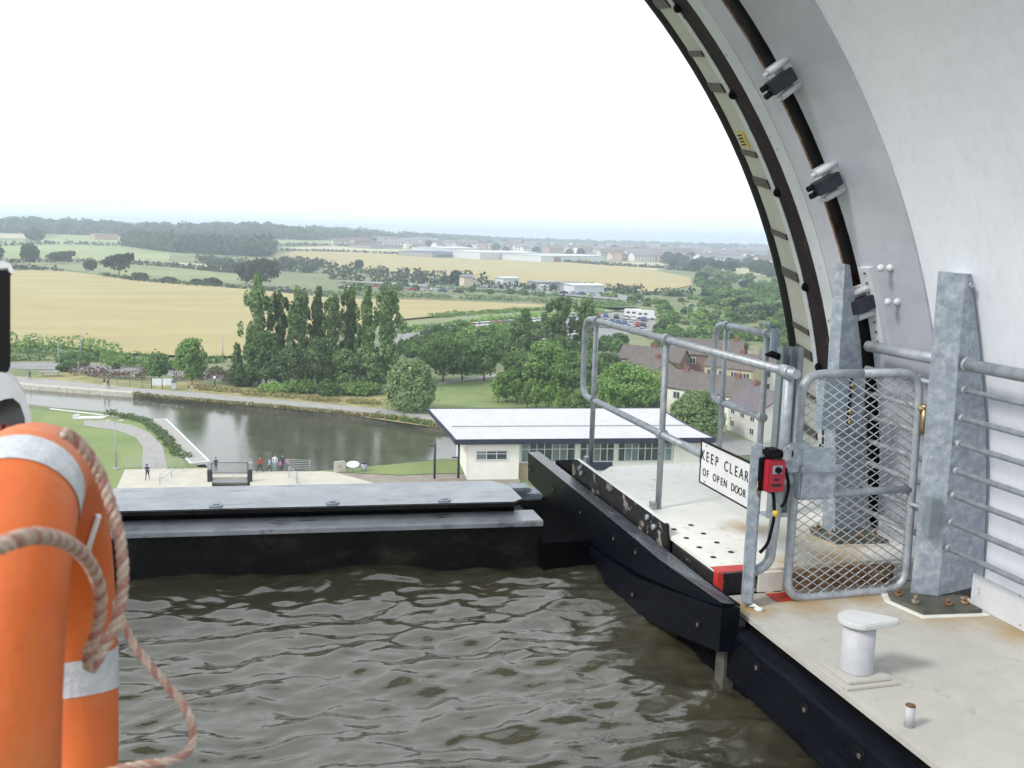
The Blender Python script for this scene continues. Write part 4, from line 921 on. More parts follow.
bm = bmesh.new(); box(bm,(-1.6,-.4,.75),(1.6,.4,.82)); obj('table_top', bm, M['boards'], T)
for s_ in (-1,1):
    bm = bmesh.new(); box(bm,(-1.6,s_*.75-.15,.42),(1.6,s_*.75+.15,.48)); obj('bench', bm, M['boards'], T)
    bm = bmesh.new(); prism(bm,[(s_*1.2,-.8,0),(s_*1.2,-.65,0),(s_*1.2,-.15,.75),(s_*1.2,-.3,.75)],(.08,0,0)); prism(bm,[(s_*1.2,.8,0),(s_*1.2,.65,0),(s_*1.2,.15,.75),(s_*1.2,.3,.75)],(.08,0,0)); box(bm,(s_*1.2,-.7,.34),(s_*1.2+.08,.7,.42)); obj('leg_frame', bm, M['boards'], T)
P = onz(162,389,.05); T = thing('information_board','white information boards on dark posts beside the far towpath','sign',P)
for k in range(2):
    bm = bmesh.new(); box(bm,(-1.5+k*1.6,-.04,.6),(0+k*1.6,.04,1.7)); obj('board', bm, M['signwhite'], T); bm = bmesh.new(); cyl(bm,(-1.55+k*1.6,0,0),(-1.55+k*1.6,0,1.9),.07,8); obj('post', bm, M['darkcloth'], T)

def person_mesh(pose):
    """one continuous skinned figure, 1.75 m tall, facing -Y"""
    J = [((0,0,.95),.13),((0,0,1.15),.12),((0,0,1.38),.14),((0,0,1.5),.06),((0,-.01,1.62),.085),((0,0,1.71),.07)]
    E_ = [(0,1),(1,2),(2,3),(3,4),(4,5)]
    st = {'walk':.28,'stand':.03,'run':.36}[pose]
    for s_, f_ in ((-1,1),(1,-1)):
        k = len(J); J += [((s_*.09,0,.9),.09),((s_*.1,-st*.5*f_-.03,.5),.06),((s_*.1,-st*f_+(.05 if f_<0 else 0),.09),.04),((s_*.1,-st*f_-.14,.04),.035)]; E_ += [(0,k),(k,k+1),(k+1,k+2),(k+2,k+3)]
        k = len(J); J += [((s_*.2,0,1.4),.06),((s_*.25,st*.35*f_,1.13),.043),((s_*.24,st*.6*f_-.1,.9),.03),((s_*.24,st*.65*f_-.14,.82),.033)]; E_ += [(2,k),(k,k+1),(k+1,k+2),(k+2,k+3)]
    me = bpy.data.meshes.new('figure'); me.from_pydata([j[0] for j in J], E_, [])
    o = bpy.data.objects.new('figure', me); S.collection.objects.link(o)
    md = o.modifiers.new('s','SKIN'); sv = me.skin_vertices[0].data
    for i, j in enumerate(J): sv[i].radius = (j[1], j[1]*(.75 if i in (0,1,2) else 1))
    sv[0].use_root = True
    o.modifiers.new('d','SUBSURF').levels = 1
    dg = C.evaluated_depsgraph_get(); out = bpy.data.meshes.new_from_object(o.evaluated_get(dg)); bpy.data.objects.remove(o)
    out.materials.clear()
    for q in ('darkcloth','whitecloth','skin'): out.materials.append(M[q])
    for p in out.polygons:
        z = p.center.z; x = abs(p.center.x)
        p.material_index = 2 if z > 1.49 or (x > .19 and z < .88) else (1 if z > .93 else 0); p.use_smooth = True
    return out
PM = {k: person_mesh(k) for k in ('walk','stand','run')}
def hairmesh():
    bm = bmesh.new(); bmesh.ops.create_icosphere(bm, subdivisions=2, radius=.112, matrix=Matrix.Translation((0,.02,1.68)))
    bmesh.ops.delete(bm, geom=[v for v in bm.verts if v.co.z < 1.64 and v.co.y < .02], context='VERTS'); return tomesh('hair', bm, M['hair'], True)
HM = hairmesh()
def person(x, yb, h, pose, shirt, trs, label, rz=0, hair='hair', z=.08):
    T = thing('person', label, 'person', onz(x,yb,z), rz); s_ = h/1.75
    for nm, me, mm in (('body', PM[pose], (trs, shirt, 'skin')), ('hair', HM, (hair,))):
        o = bpy.data.objects.new(nm, me); S.collection.objects.link(o); o.parent = T; o.scale = (s_,s_,s_)
        for i, q in enumerate(mm): o.material_slots[i].link = 'OBJECT'; o.material_slots[i].material = M[q]
person(260,472,1.75,'run','redcloth','darkcloth','person in a red top striding across the quay', 1.4)
person(269.5,472,1.55,'walk','bluecloth','darkcloth','person in a pale blue top and dark trousers, second from the left of the family', -1.2)
person(275,471,1.85,'stand','whitecloth','bluecloth','tall person in pale clothes in the middle of the family', 0)
person(280.5,471,1.15,'stand','pinkcloth','darkcloth','child in pink standing beside the tall pale dressed person', .4)
person(283,470,1.7,'stand','navycloth','darkcloth','person in a navy coat behind the children on the quay', 0)
person(287,470,1.35,'stand','pinkcloth','navycloth','child in pink and navy at the right end of the family', -.4)
person(216,472,1.6,'stand','navycloth','darkcloth','dark dressed person behind the footbridge railing', 0)
person(147.5,480,1.7,'walk','navycloth','darkcloth','lone person in dark clothes walking on the plaza left of the footbridge', 2.9)
person(104.5,388,1.75,'walk','navycloth','whitecloth','person in navy top and white trousers on the far towpath', 1.5)
person(108.5,388,1.6,'walk','darkcloth','darkcloth','person in all dark clothes beside the navy dressed walker', 1.5)
person(86,370,1.7,'stand','darkcloth','darkcloth','person in black standing on the far road', 0)
person(192,391,1.75,'walk','redcloth','whitecloth','person in a red top on the far towpath below the loose tree', -1.5)
person(30,379.5,1.6,'walk','darkcloth','navycloth','dark dressed person at the left end of the far towpath', 1.5)

# ================================================================== THE GONDOLA
ZN, ZF, ZW = 24.16, 24.28, 23.78
# near water with real ripples
def wave(x, y):
    s_ = .010*math.sin(3.1*x+5.2*y+1.5*noise.noise(Vector((x*.9,y*.9,0)))) + .007*math.sin(-4.4*x+6.1*y+2*noise.noise(Vector((x*1.3,y*1.1,5))))
    s_ += .034*noise.noise(Vector((x*1.9,y*3.9,1))) + .019*noise.noise(Vector((x*5.0,y*9.5,2))) + .006*noise.noise(Vector((x*12,y*21,3)))
    a = abs(noise.noise(Vector((x*2.3+3,y*4.6,7)))); s_ += .016*(1-min(1,a*3))
    return s_*1.05
bm = bmesh.new()
nx, ny = 260, 400; x0, x1, y0, y1 = -3.2, 2.5, 1.2, 6.6
grid = [[bm.verts.new((x0+(x1-x0)*i/nx, y0+(y1-y0)*j/ny, ZW+wave(x0+(x1-x0)*i/nx, y0+(y1-y0)*j/ny))) for i in range(nx+1)] for j in range(ny+1)]
for j in range(ny):
    for i in range(nx): f = bm.faces.new([grid[j][i],grid[j][i+1],grid[j+1][i+1],grid[j+1][i]]); f.smooth = True
M['troughwater'] = watermat('murky trough water', (.05,.047,.031), 12, .35, .02, (1,1.7,1), .012)
obj('trough_water', bm, M['troughwater'], kind='structure', smooth=True)
bm = bmesh.new()
for (a,b,c,d) in ((-7,-3.2,-6,6.3),(-3.2,2.5,-6,1.2)):
    vs=[bm.verts.new(p) for p in ((a,c,ZW),(b,c,ZW),(b,d,ZW),(a,d,ZW))]; bm.faces.new(vs)
obj('trough_water_beyond', bm, M['troughwater'], kind='structure')
# trough bottom and sides below the water, keeps light from below out
bm = bmesh.new(); box(bm,(-7,-6,21.6),(4.2,6.95,21.8)); box(bm,(-7.2,-6,21.8),(-7,6.95,24.1)); box(bm,(2.5,-6,21.8),(2.7,7.6,24.1)); box(bm,(-7,6.75,21.8),(2.5,6.95,23.6))
obj('trough_shell', bm, M['dark'], label='dark steel trough that holds the water', cat='trough')

# end gate across the trough
T = thing('trough_end_gate','low dark steel gate across the trough with a worn grey top plate','water gate',(-1,6.3,23.0))
GL, GR = -6.9, 1.86
bm = bmesh.new(); prism(bm,[(GL,6.62,22.0),(GL,6.62,24.03),(GL,6.72,24.03),(GL,6.72,22.0)],(.01,0,0)) if False else None
vL = lambda u: 6.19 - .085*(u+.8)     # the gate stands a little askew
def skew(pts2, u0, u1, bm, mi=0):
    a = [bm.verts.new((u0, vL(u0)+dv, z)) for dv, z in pts2]; b = [bm.verts.new((u1, vL(u1)+dv, z)) for dv, z in pts2]; n = len(pts2)
    fs = [bm.faces.new(a), bm.faces.new(list(reversed(b)))]+[bm.faces.new([a[i],b[i],b[(i+1)%n],a[(i+1)%n]]) for i in range(n)]
    bmesh.ops.recalc_face_normals(bm, faces=fs)
skew([(0.02,22),(0.0,24.02),(.0,24.06),(.6,24.06),(.6,22)], GL, GR, bm); obj('bulkhead', bm, M['gatesteel'], T, world=True)
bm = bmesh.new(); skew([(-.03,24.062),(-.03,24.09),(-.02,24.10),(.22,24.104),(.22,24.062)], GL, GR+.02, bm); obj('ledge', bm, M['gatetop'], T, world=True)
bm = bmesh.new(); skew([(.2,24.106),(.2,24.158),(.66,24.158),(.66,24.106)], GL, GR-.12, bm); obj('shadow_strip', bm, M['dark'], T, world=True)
bm = bmesh.new()
def tp(u, dv): return (u, vL(u)+dv)
out = [tp(GL,.12), tp(1.72,.12), tp(1.80,.2), tp(1.80,.56), tp(1.70,.70), tp(GL,.70)]
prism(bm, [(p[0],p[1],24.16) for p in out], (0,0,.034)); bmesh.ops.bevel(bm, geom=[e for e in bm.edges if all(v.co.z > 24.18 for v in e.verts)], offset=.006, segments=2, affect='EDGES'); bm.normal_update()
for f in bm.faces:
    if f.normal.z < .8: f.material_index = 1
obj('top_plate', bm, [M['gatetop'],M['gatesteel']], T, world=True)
for k in range(9):
    u = 1.25-.75*k; p = tp(u,.19); bm = bmesh.new(); cyl(bm,(p[0],p[1],24.19),(p[0],p[1],24.205),.045,16); cyl(bm,(p[0],p[1],24.205),(p[0],p[1],24.213),.02,8); obj('bolt_cap', bm, M['galv'], T, world=True)
# near-black block standing in for the shade of the gap right of the gate
bm = bmesh.new(); box(bm,(1.865,5.85,21.9),(2.3,6.96,23.97)); obj('gap_shade_block', bm, M['dark'], label='black block standing in for the shaded gap between the end gate and the timber fender', cat='recess')
bm = bmesh.new()
for (a,b,c) in (((1.84,6.62,24.10),(2.0,6.78,24.14),0),((1.86,6.66,24.03),(2.1,6.86,24.08),0)): box(bm,a,b,.01)
obj('gate_seal_bracket', bm, M['galv'], label='small grey sealing bracket at the right end of the gate', cat='bracket')

# ---- timber fenders on the walkway side
UF = 2.2
T = thing('timber_fender','long black tarred timber fender along the far walkway with a sloping lower plank','fender',(2.3,5.2,24.0))
def fpts(px): return [onu(x,y,UF) for x,y in px]
top = fpts([(528,453),(575,488),(621,528)]); taper = fpts([(660,560),(722,603)])
bm = bmesh.new()
zt = sum(p.z for p in top)/3
front_top = [Vector((UF,p.y,zt)) for p in top]+taper; fb = fpts([(528,480),(580,536.5),(597,547.5),(640,575),(700,600),(722,606)])
back = [Vector((UF+.10,p.y,zt)) for p in front_top]
ftp = [bm.verts.new(p) for p in front_top]; bkt = [bm.verts.new(p) for p in back]
fbv = [bm.verts.new(p) for p in fb]; bkb = [bm.verts.new(p+Vector((.10,0,0))) for p in fb]
fs = [bm.faces.new(ftp+list(reversed(fbv))), bm.faces.new(list(reversed(bkt))+bkb)]
for i in range(len(ftp)-1): fs.append(bm.faces.new([ftp[i],bkt[i],bkt[i+1],ftp[i+1]]))
for i in range(len(fbv)-1): fs.append(bm.faces.new([fbv[i],fbv[i+1],bkb[i+1],bkb[i]]))
fs.append(bm.faces.new([ftp[0],fbv[0],bkb[0],bkt[0]])); fs.append(bm.faces.new([ftp[-1],bkt[-1],bkb[-1],fbv[-1]]))
bmesh.ops.recalc_face_normals(bm, faces=bm.faces); bmesh.ops.triangulate(bm, faces=bm.faces); bm.normal_update()
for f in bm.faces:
    if f.normal.z > .5: f.material_index = 1  # upward faces get the paler colour with the sheen painted in
obj('upper_timber', bm, [M['timber'],M['timbersheen']], T, world=True)
bm = bmesh.new(); prism(bm, [p+Vector((-.012,0,0)) for p in fpts([(583,538.5),(598,552),(640,579),(724,609),(721,652),(680,635),(642,617),(613,598),(603,575)])], (.10,0,0)); bmesh.ops.triangulate(bm, faces=bm.faces); obj('lower_plank', bm, M['timber'], T, world=True)
def bolts(px, par, r=.028, du=0):
    for x, y in px:
        p = onu(x,y,UF+du); bm = bmesh.new(); cyl(bm, p+Vector((-.004,0,0)), p+Vector((.03,0,0)), r, 12, mi=0); h=obj('bolt_hole', bm, M['black'], par, world=True)
        bm = bmesh.new(); cyl(bm, p+Vector((-.007,0,-.004)), p+Vector((.0,0,-.004)), r*.42, 6); obj('bolt_head', bm, M['baseplate'], h, world=True)
bolts([(531,469),(554,489),(581,512),(614,538),(636,552)], T); bolts([(633,594),(698,624)], T, du=-.012)
bm = bmesh.new(); box(bm,(2.31,3.9,22.2),(2.5,6.6,23.99)); box(bm,(2.36,4.3,23.9),(2.5,6.5,24.12)); obj('walkway_hull', bm, M['dark'], label='dark hull plating under the far walkway', cat='hull')
bm = bmesh.new(); box(bm,(2.255,4.04,23.4),(2.36,4.13,24.12)); obj('rubbing_strip', bm, M['baseplate'], label='rusty strip in the gap between the two fenders', cat='strip')
T = thing('timber_fender','black tarred timber fender below the near deck edge','fender',(2.3,3.2,24.0))
bm = bmesh.new(); a0, a1 = 4.04, 2.42
UN = 2.27
prism(bm, [(UN,a0,23.84),(UN,a0,24.075),(UN+.015,a0,24.09),(UN+.08,a0,24.10),(UN+.08,a0,23.84)], (0,a1-a0,0)); obj('timber', bm, M['timber'], T, world=True)
bolts([(757,667),(805,709),(860,755)], T, du=.07)
T2 = dup(T, loc=(2.3,3.2-1.75,24.0), label='black tarred fender length nearest the boat, cut off by the frame')
bm = bmesh.new(); box(bm,(2.352,-2,22.4),(2.5,4.0,24.12)); obj('near_hull', bm, M['dark'], label='dark hull plating under the near deck', cat='hull')

# ---- decks
bm = bmesh.new(); prism(bm,[(2.352,-2,ZN),(2.352,4.292,ZN),(3.66,4.292,ZN),(3.66,-2,ZN)],(0,0,-.025)); obj('near_deck', bm, M['decknear'], label='scuffed pale steel deck carrying the bollard', cat='deck')
T = thing('far_deck','raised white walkway deck beyond the mesh gate','deck',(2.9,5.4,24.2))
bm = bmesh.new(); prism(bm,[(2.352,4.33,ZF),(2.352,6.3,ZF),(2.62,6.62,ZF),(3.68,6.62,ZF),(3.68,4.33,ZF)],(0,0,-.02)); obj('deck_plate', bm, M['deckfar'], T, world=True)
bm = bmesh.new(); prism(bm,[(2.34,4.33,24.258),(2.34,4.88,24.258),(2.352,4.88,24.258),(2.352,4.33,24.258)],(0,0,-.12)); box(bm,(2.354,4.31,24.162),(2.57,4.328,24.27)); obj('edge_plate', bm, M['peel'], T, world=True)
bm = bmesh.new(); box(bm,(2.72,4.29,24.162),(3.4,4.328,24.262)); obj('rusty_step', bm, M['rust'], T, world=True)
bm = bmesh.new(); box(bm,(2.572,4.3,24.162),(2.718,4.328,24.268)); obj('step_face', bm, M['deckfar'], T, world=True)
bm = bmesh.new(); box(bm,(3.402,4.3,24.162),(3.66,4.328,24.268)); obj('step_face', bm, M['deckfar'], T, world=True)
bm = bmesh.new(); box(bm,(2.338,4.315,24.281),(2.6,4.40,24.285)); box(bm,(2.33,4.30,24.06),(2.339,4.345,24.285)); box(bm,(2.339,4.300,24.09),(2.362,4.309,24.281)); obj('red_edge_marking', bm, M['red'], T, world=True)
bm = bmesh.new(); box(bm,(2.60,4.16,24.1615),(2.80,4.27,24.165)); obj('red_floor_marking', bm, M['red'], label='red painted patch on the floor under the gate hinge', cat='marking')
for k in range(4):
    for q in range(2):
        bm = bmesh.new(); p = Vector((2.43+.14*q, 4.55+.17*k+.06*q, ZF)); cyl(bm, p+UZ*.0005, p+UZ*.002, .017, 10); obj('drain_hole', bm, M['black'], T, world=True)
bm = bmesh.new(); prism(bm,[(2.325,4.9,24.1),(2.325,4.95,24.35),(2.325,6.55,24.36),(2.325,6.65,24.33),(2.325,6.67,24.1)],(.02,0,0)); UPS = obj('upstand_plate', bm, M['peel'], T, world=True)
bm = bmesh.new(); prism(bm,[(2.323,4.97,24.352),(2.323,6.56,24.362),(2.35,6.56,24.362),(2.35,4.97,24.352)],(0,0,.003)); obj('upstand_lip', bm, M['signwhite'], T, world=True)
for v in (5.1,5.2,6.42,6.46):
    bm = bmesh.new(); z = 24.29 if v in (5.1,6.42) else 24.32; cyl(bm,(2.305,v,z),(2.325,v,z),.018,8); obj('bolt_head', bm, M['galv'], T, world=True)

# ---- rail A
def pipe_thing(par, name, pts, r, fil=.1, m_='galvpipe', seg=12):
    bm = bmesh.new(); tube(bm, fillet(pts, fil), r, seg); return obj(name, bm, M[m_], par, world=True)
def collar(par, p, ax, r=.034, l=.05):
    bm = bmesh.new(); a = Vector(ax).normalized(); cyl(bm, Vector(p)-a*l/2, Vector(p)+a*l/2, r, 14); return obj('clamp_collar', bm, M['galvpipe'], par, world=True)
T = thing('guard_rail','galvanised pipe guard rail along the water side of the far walkway','guard rail',(2.5,5.5,24.28))
ua = 2.52
pipe_thing(T,'top_rail',[(ua,4.97+.2,24.77),(ua,7.03,24.77),(ua,7.03,25.38),(ua,4.0,25.38)],.0235,.13)
pipe_thing(T,'middle_rail',[(ua,5.17,24.77),(ua,4.14,24.77)],.025)
for v in (6.78,5.5):
    bm = bmesh.new(); cyl(bm,(ua,v,24.28),(ua,v,25.40),.02,12); obj('post', bm, M['galvpipe'], T, world=True)
    collar(T,(ua,v,25.38),(0,1,0),.036,.06); collar(T,(ua,v,24.77),(0,1,0),.036,.06)
    bm = bmesh.new(); box(bm,(ua-.05,v-.03,24.281),(ua-.021,v+.03,24.325)); obj('foot_bracket', bm, M['galvpipe'], T, world=True)
collar(T,(ua,4.09,25.38),(0,1,0),.032,.07)
pipe_thing(T,'end_post',[(ua+.02,4.1,25.39),(ua+.02,4.1,24.97),(ua+.01,4.14,24.38),(ua-.08,4.16,24.33)],.026,.14)
collar(T,(ua+.02,4.1,24.83),(1,0,0),.03,.1)
bm = bmesh.new(); 
prism(bm,[(2.375,4.12,24.18),(2.43,4.10,24.18),(2.45,4.14,24.18),(2.415,4.2,24.18)],(.0,0,.83)); bmesh.ops.bevel(bm, geom=bm.edges[:], offset=.008, segments=2, affect='EDGES'); obj('channel_post', bm, M['galv'], T, world=True)
bm = bmesh.new(); tube(bm,[(2.42,4.13,24.165),(2.44,4.10,24.18)],.008,8); cyl(bm,(2.45,4.08,24.16),(2.45,4.08,24.172),.022,10); tube(bm,[(2.425,4.13,24.19),(2.44,4.1,24.18),(2.46,4.06,24.168)],.006,6); obj('foot_clip', bm, M['signwhite'], T, world=True)
# ---- rail B
T = thing('guard_rail','short dark pipe guard rail on the wheel side of the far walkway','guard rail',(3.45,6.2,24.28)); ub = 3.45
pipe_thing(T,'top_rail',[(ub,5.88,24.785),(ub,6.64,24.785),(ub,6.64,25.375),(ub,5.74,25.375)],.024,.11)
for v in (6.47,5.88):
    bm = bmesh.new(); cyl(bm,(ub,v,24.28),(ub,v,25.39),.021,12); obj('post', bm, M['galvpipe'], T, world=True)
    collar(T,(ub,v,25.375),(0,1,0),.034,.05); collar(T,(ub,v,24.785),(0,1,0),.034,.05)

# ---- sign
def textmesh(s, size, name, par, m_, fwd, right, org, ext=.0012, spacing=1.0, narrow=1):
    cu = bpy.data.curves.new('t','FONT'); cu.body = s; cu.size = size; cu.extrude = ext; cu.align_x = 'CENTER'; cu.align_y = 'CENTER'; cu.space_character = spacing
    o = bpy.data.objects.new('t', cu); S.collection.objects.link(o); C.view_layer.update()
    me = bpy.data.meshes.new_from_object(o.evaluated_get(C.evaluated_depsgraph_get())); bpy.data.objects.remove(o)
    up = right.cross(fwd)*-1; mtx = Matrix((right, UZ, fwd)).transposed().to_4x4(); mtx.translation = org
    me.transform(mtx @ Matrix.Diagonal((narrow,1,1,1))); bm = bmesh.new(); bm.from_mesh(me); return obj(name, bm, m_, par, world=True)
def lettering(txt, size, org, pitch):
    n = len(txt)
    for i, ch in enumerate(txt):
        if ch != ' ': textmesh(ch, size, 'letter', T, M['ink'], fw, rgt, org+rgt*((i-(n-1)/2)*pitch), narrow=.86)
T = thing('warning_sign','white rectangular sign reading KEEP CLEAR OF OPEN DOOR hung on the guard rail','sign',(2.48,4.6,24.63))
bm = bmesh.new(); box(bm,(2.476,4.20,24.632),(2.482,4.85,24.867)); obj('board', bm, M['signwhite'], T, world=True)
bm = bmesh.new()
for a,b in (((4.195,24.624),(4.855,24.632)),((4.195,24.867),(4.855,24.875)),((4.192,24.632),(4.20,24.867)),((4.85,24.632),(4.858,24.867))): box(bm,(2.472,a[0],a[1]),(2.486,b[0],b[1]))
obj('border', bm, M['darkrail'], T, world=True)
fw = Vector((-1,0,0)); rgt = Vector((0,-1,0))
lettering('KEEP CLEAR', .082, Vector((2.4745,4.578,24.79)), .0555)
lettering('OF OPEN DOOR', .062, Vector((2.4745,4.57,24.695)), .042)
for v in (4.26,4.79):
    for z in (24.644,24.854): bm = bmesh.new(); cyl(bm,(2.47,v,z),(2.476,v,z),.005,8); obj('screw', bm, M['galv'], T, world=True)

# ---- red emergency box with its clamp and cable
T = thing('emergency_stop_box','small red control box clamped between the rail posts by the gate','control box',(2.48,4.08,24.77))
bm = bmesh.new(); box(bm,(2.43,4.04,24.785),(2.525,4.09,24.945),.006); obj('red_cover', bm, M['redbox'], T, world=True)
bm = bmesh.new(); box(bm,(2.41,4.09,24.78),(2.52,4.13,24.95),.004); obj('back_box', bm, M['black'], T, world=True)
bm = bmesh.new(); box(bm,(2.452,4.0355,24.88),(2.502,4.041,24.92)); obj('button_label', bm, M['lampgrey'], T, world=True)
bm = bmesh.new(); cyl(bm,(2.477,4.036,24.90),(2.477,4.022,24.90),.016,14); obj('push_button', bm, M['black'], T, world=True)
bm = bmesh.new(); box(bm,(2.45,4.0365,24.815),(2.505,4.0395,24.828)); box(bm,(2.462,4.0365,24.845),(2.49,4.0395,24.856)); obj('printed_marks', bm, M['ink'], T, world=True)
bm = bmesh.new(); box(bm,(2.43,4.04,24.955),(2.50,4.12,25.0),.01); cyl(bm,(2.50,4.06,24.975),(2.56,4.06,24.975),.02,10); obj('clamp', bm, M['black'], T, world=True)
bm = bmesh.new(); box(bm,(2.505,4.03,24.94),(2.55,4.07,25.01),.01); cyl(bm,(2.53,4.03,25.015),(2.53,4.02,25.015),.014,10); obj('bracket', bm, M['galvpipe'], T, world=True)
bm = bmesh.new(); tube(bm, fillet([(2.48,4.07,24.78),(2.50,4.07,24.66),(2.49,4.10,24.5),(2.46,4.12,24.45)],.08),.0085,8); obj('cable', bm, M['black'], T, world=True)
bm = bmesh.new(); tube(bm, fillet([(2.54,4.07,24.90),(2.57,4.07,24.80),(2.55,4.07,24.72),(2.53,4.07,24.70)],.05),.008,8); obj('cable', bm, M['black'], T, world=True)
bm = bmesh.new(); cyl(bm,(2.50,4.068,24.655),(2.50,4.068,24.685),.014,10); obj('cable_tie', bm, M['yellow'], T, world=True)
bm = bmesh.new(); tube(bm,[(2.41,4.10,24.83),(2.40,4.09,24.79),(2.415,4.09,24.75),(2.425,4.10,24.79),(2.41,4.10,24.83)],.004,6); obj('wire_loop', bm, M['brass'], T, world=True)

# ---- mesh gate
T = thing('mesh_gate','galvanised pipe gate filled with expanded diamond mesh','gate',(3.0,4.16,24.18))
vg = 4.16; g0, g1, gz0, gz1 = 2.655, 3.345, 24.175, 25.355
loop = [(3.0,vg,gz1),(g1,vg,gz1),(g1+.03,vg,gz0),(g0,vg,gz0-.005),(g0-.0,vg,gz1),(3.0,vg,gz1)]
pipe_thing(T,'frame',loop,.023,.12); pipe_thing(T,'middle_bar',[(g0,vg,24.73),(g1+.015,vg,24.73)],.02)
bm = bmesh.new(); sp = .074; rise = .62; wD = g1-g0; hD = gz1-gz0
def clip(p, q, lo, hi):
    t0, t1 = 0., 1.
    for i in (0,1):
        d = q[i]-p[i]
        for s_, bnd in ((1,lo[i]),(-1,hi[i])):
            num = s_*(bnd-p[i]); den = s_*d
            if den == 0: continue
            t = num/den
            if den > 0: t0 = max(t0,t)
            else: t1 = min(t1,t)
    if t0 >= t1: return None
    return [(p[0]+(q[0]-p[0])*t, p[1]+(q[1]-p[1])*t) for t in (t0,t1)]
step = sp*rise
for s_ in (1,-1):
    z = gz0-rise*wD
    while z < gz1+rise*wD:
        a, b = (g0,z), (g1+.02,z+s_*rise*(wD+.02)); c = clip(a,b,(g0+.008,gz0+.01),(g1+.012,gz1-.012))
        if c:
            off = .003*s_
            tube(bm,[(c[0][0],vg+off,c[0][1]),(c[1][0],vg+off,c[1][1])],.0029,4)
        z += step
obj('diamond_mesh', bm, M['meshsteel'], T, world=True)
bm = bmesh.new(); box(bm,(2.545,4.10,24.865),(2.69,4.112,25.02),.003); obj('hinge_plate', bm, M['galv'], T, world=True)
bm = bmesh.new(); box(bm,(2.64,4.09,24.72),(2.845,4.145,24.985),.01); box(bm,(2.635,4.082,24.862),(2.87,4.15,24.90),.004); obj('lock_box', bm, M['galv'], T, world=True)
bm = bmesh.new(); cyl(bm,(3.33,4.13,25.17),(3.44,4.08,25.18),.012,8); cyl(bm,(3.36,4.12,25.18),(3.36,4.12,25.04),.014,10); cyl(bm,(3.36,4.12,25.175),(3.36,4.12,25.19),.024,10); obj('latch_pin', bm, M['brass'], T, world=True)
bm = bmesh.new(); tube(bm,[(3.33,4.14,24.66),(3.37,4.1,24.65),(3.42,4.06,24.63)],.011,8); cyl(bm,(3.375,4.09,24.61),(3.375,4.09,24.67),.013,8); obj('lower_latch', bm, M['galvpipe'], T, world=True)

# ---- tall tapered posts and the wheel-side bars
def tall_post(v0, zb, label, lp=None, fp=None, rp=None):
    T = thing('tapered_steel_post', label, 'post', (3.45,v0,zb)); dv = v0-4.0
    def q(pts): return [onv(x,y,4.0)+Vector((0,dv,0)) for x,y in pts]
    if lp:
        def q(pts): return [onv(x,y,v0) for x,y in pts]
    def flo(p): p = p.copy(); p.z = max(p.z, zb+.03); return p
    left = [flo(p) for p in q(lp or [(948,272),(943,330),(935,420),(927,520),(919,600)])]; fold = [flo(p) for p in q(fp or [(966,274),(960,340),(953,430),(945,520),(937,603)])]
    right = [flo(p) for p in q(rp or [(976,274),(983,340),(990,421),(990.5,490),(987,587)])]
    bm = bmesh.new()
    A = [bm.verts.new(p+Vector((0,.07,0))) for p in left]; B = [bm.verts.new(p) for p in fold]; Cc = [bm.verts.new(p+Vector((0,.03,0))) for p in right]
    A2 = [bm.verts.new(p+Vector((.09,.16,0))) for p in left]; C2 = [bm.verts.new(p+Vector((0,.16,0))) for p in right]
    n = len(left); loops = [A,B,Cc,C2,A2]
    for i in range(n-1):
        for k in range(5): a, b = loops[k], loops[(k+1)%5]; bm.faces.new([a[i],b[i],b[i+1],a[i+1]])
    bm.faces.new([l[0] for l in loops]); bm.faces.new([l[-1] for l in reversed(loops)])
    bmesh.ops.recalc_face_normals(bm, faces=bm.faces); obj('column', bm, M['galv'], T, world=True)
    bm = bmesh.new(); prism(bm,[(3.24,v0-.16,zb+.008),(3.2,v0+.04,zb+.008),(3.24,v0+.12,zb+.008),(3.56,v0+.12,zb+.008),(3.56,v0-.2,zb+.008)],(0,0,.02)); obj('base_plate', bm, M['baseplate'], T, world=True)
    bm = bmesh.new(); prism(bm,[(3.22,v0-.19,zb+.001),(3.17,v0+.05,zb+.001),(3.22,v0+.15,zb+.001),(3.585,v0+.15,zb+.001),(3.585,v0-.23,zb+.001)],(0,0,.006)); obj('grout_pad', bm, M['deckfar'], T, world=True)
    for (x,y) in ((3.27,-.06),(3.42,-.12),(3.52,-.12),(3.25,.05)):
        bm = bmesh.new(); cyl(bm,(x,v0+y,zb+.028),(x,v0+y,zb+.045),.02,6); cyl(bm,(x,v0+y,zb+.045),(x,v0+y,zb+.07),.009,8); obj('anchor_bolt', bm, M['rust'], T, world=True)
    for (x,y) in (() if lp else ((971.5,285),(957,442))):
        p = onv(x,y,4.0)+Vector((0,dv,0)); bm = bmesh.new(); cyl(bm,p+Vector((0,-.006,0)),p+Vector((0,.02,0)),.013,8); obj('bolt_head', bm, M['galv'], T, world=True)
    return T
PC = tall_post(4.0, ZN, 'tall tapered galvanised post at the right of the mesh gate')
bm = bmesh.new(); box(bm,(3.35,3.985,24.52),(3.41,4.03,24.72),.004); obj('latch_keep', bm, M['channel'], PC, world=True)
bm = bmesh.new(); cyl(bm,(3.36,4.0,24.162),(3.44,4.0,24.162),.001,6); bm.free()
PD = tall_post(4.76, ZF, 'tall tapered galvanised post behind the mesh gate', [(843,264),(840,300),(836,345),(831,430),(828,541)], [(845,264),(843,300),(840,345),(836,430),(834,541)], [(853,265),(858,300),(864,345),(869,430),(872,541)])
bm = bmesh.new(); pp=[(3.12,4.66,24.95),(3.385,4.66,24.95),(3.385,4.66,25.26),(3.36,4.66,25.285),(3.15,4.66,25.285),(3.12,4.66,25.26)]
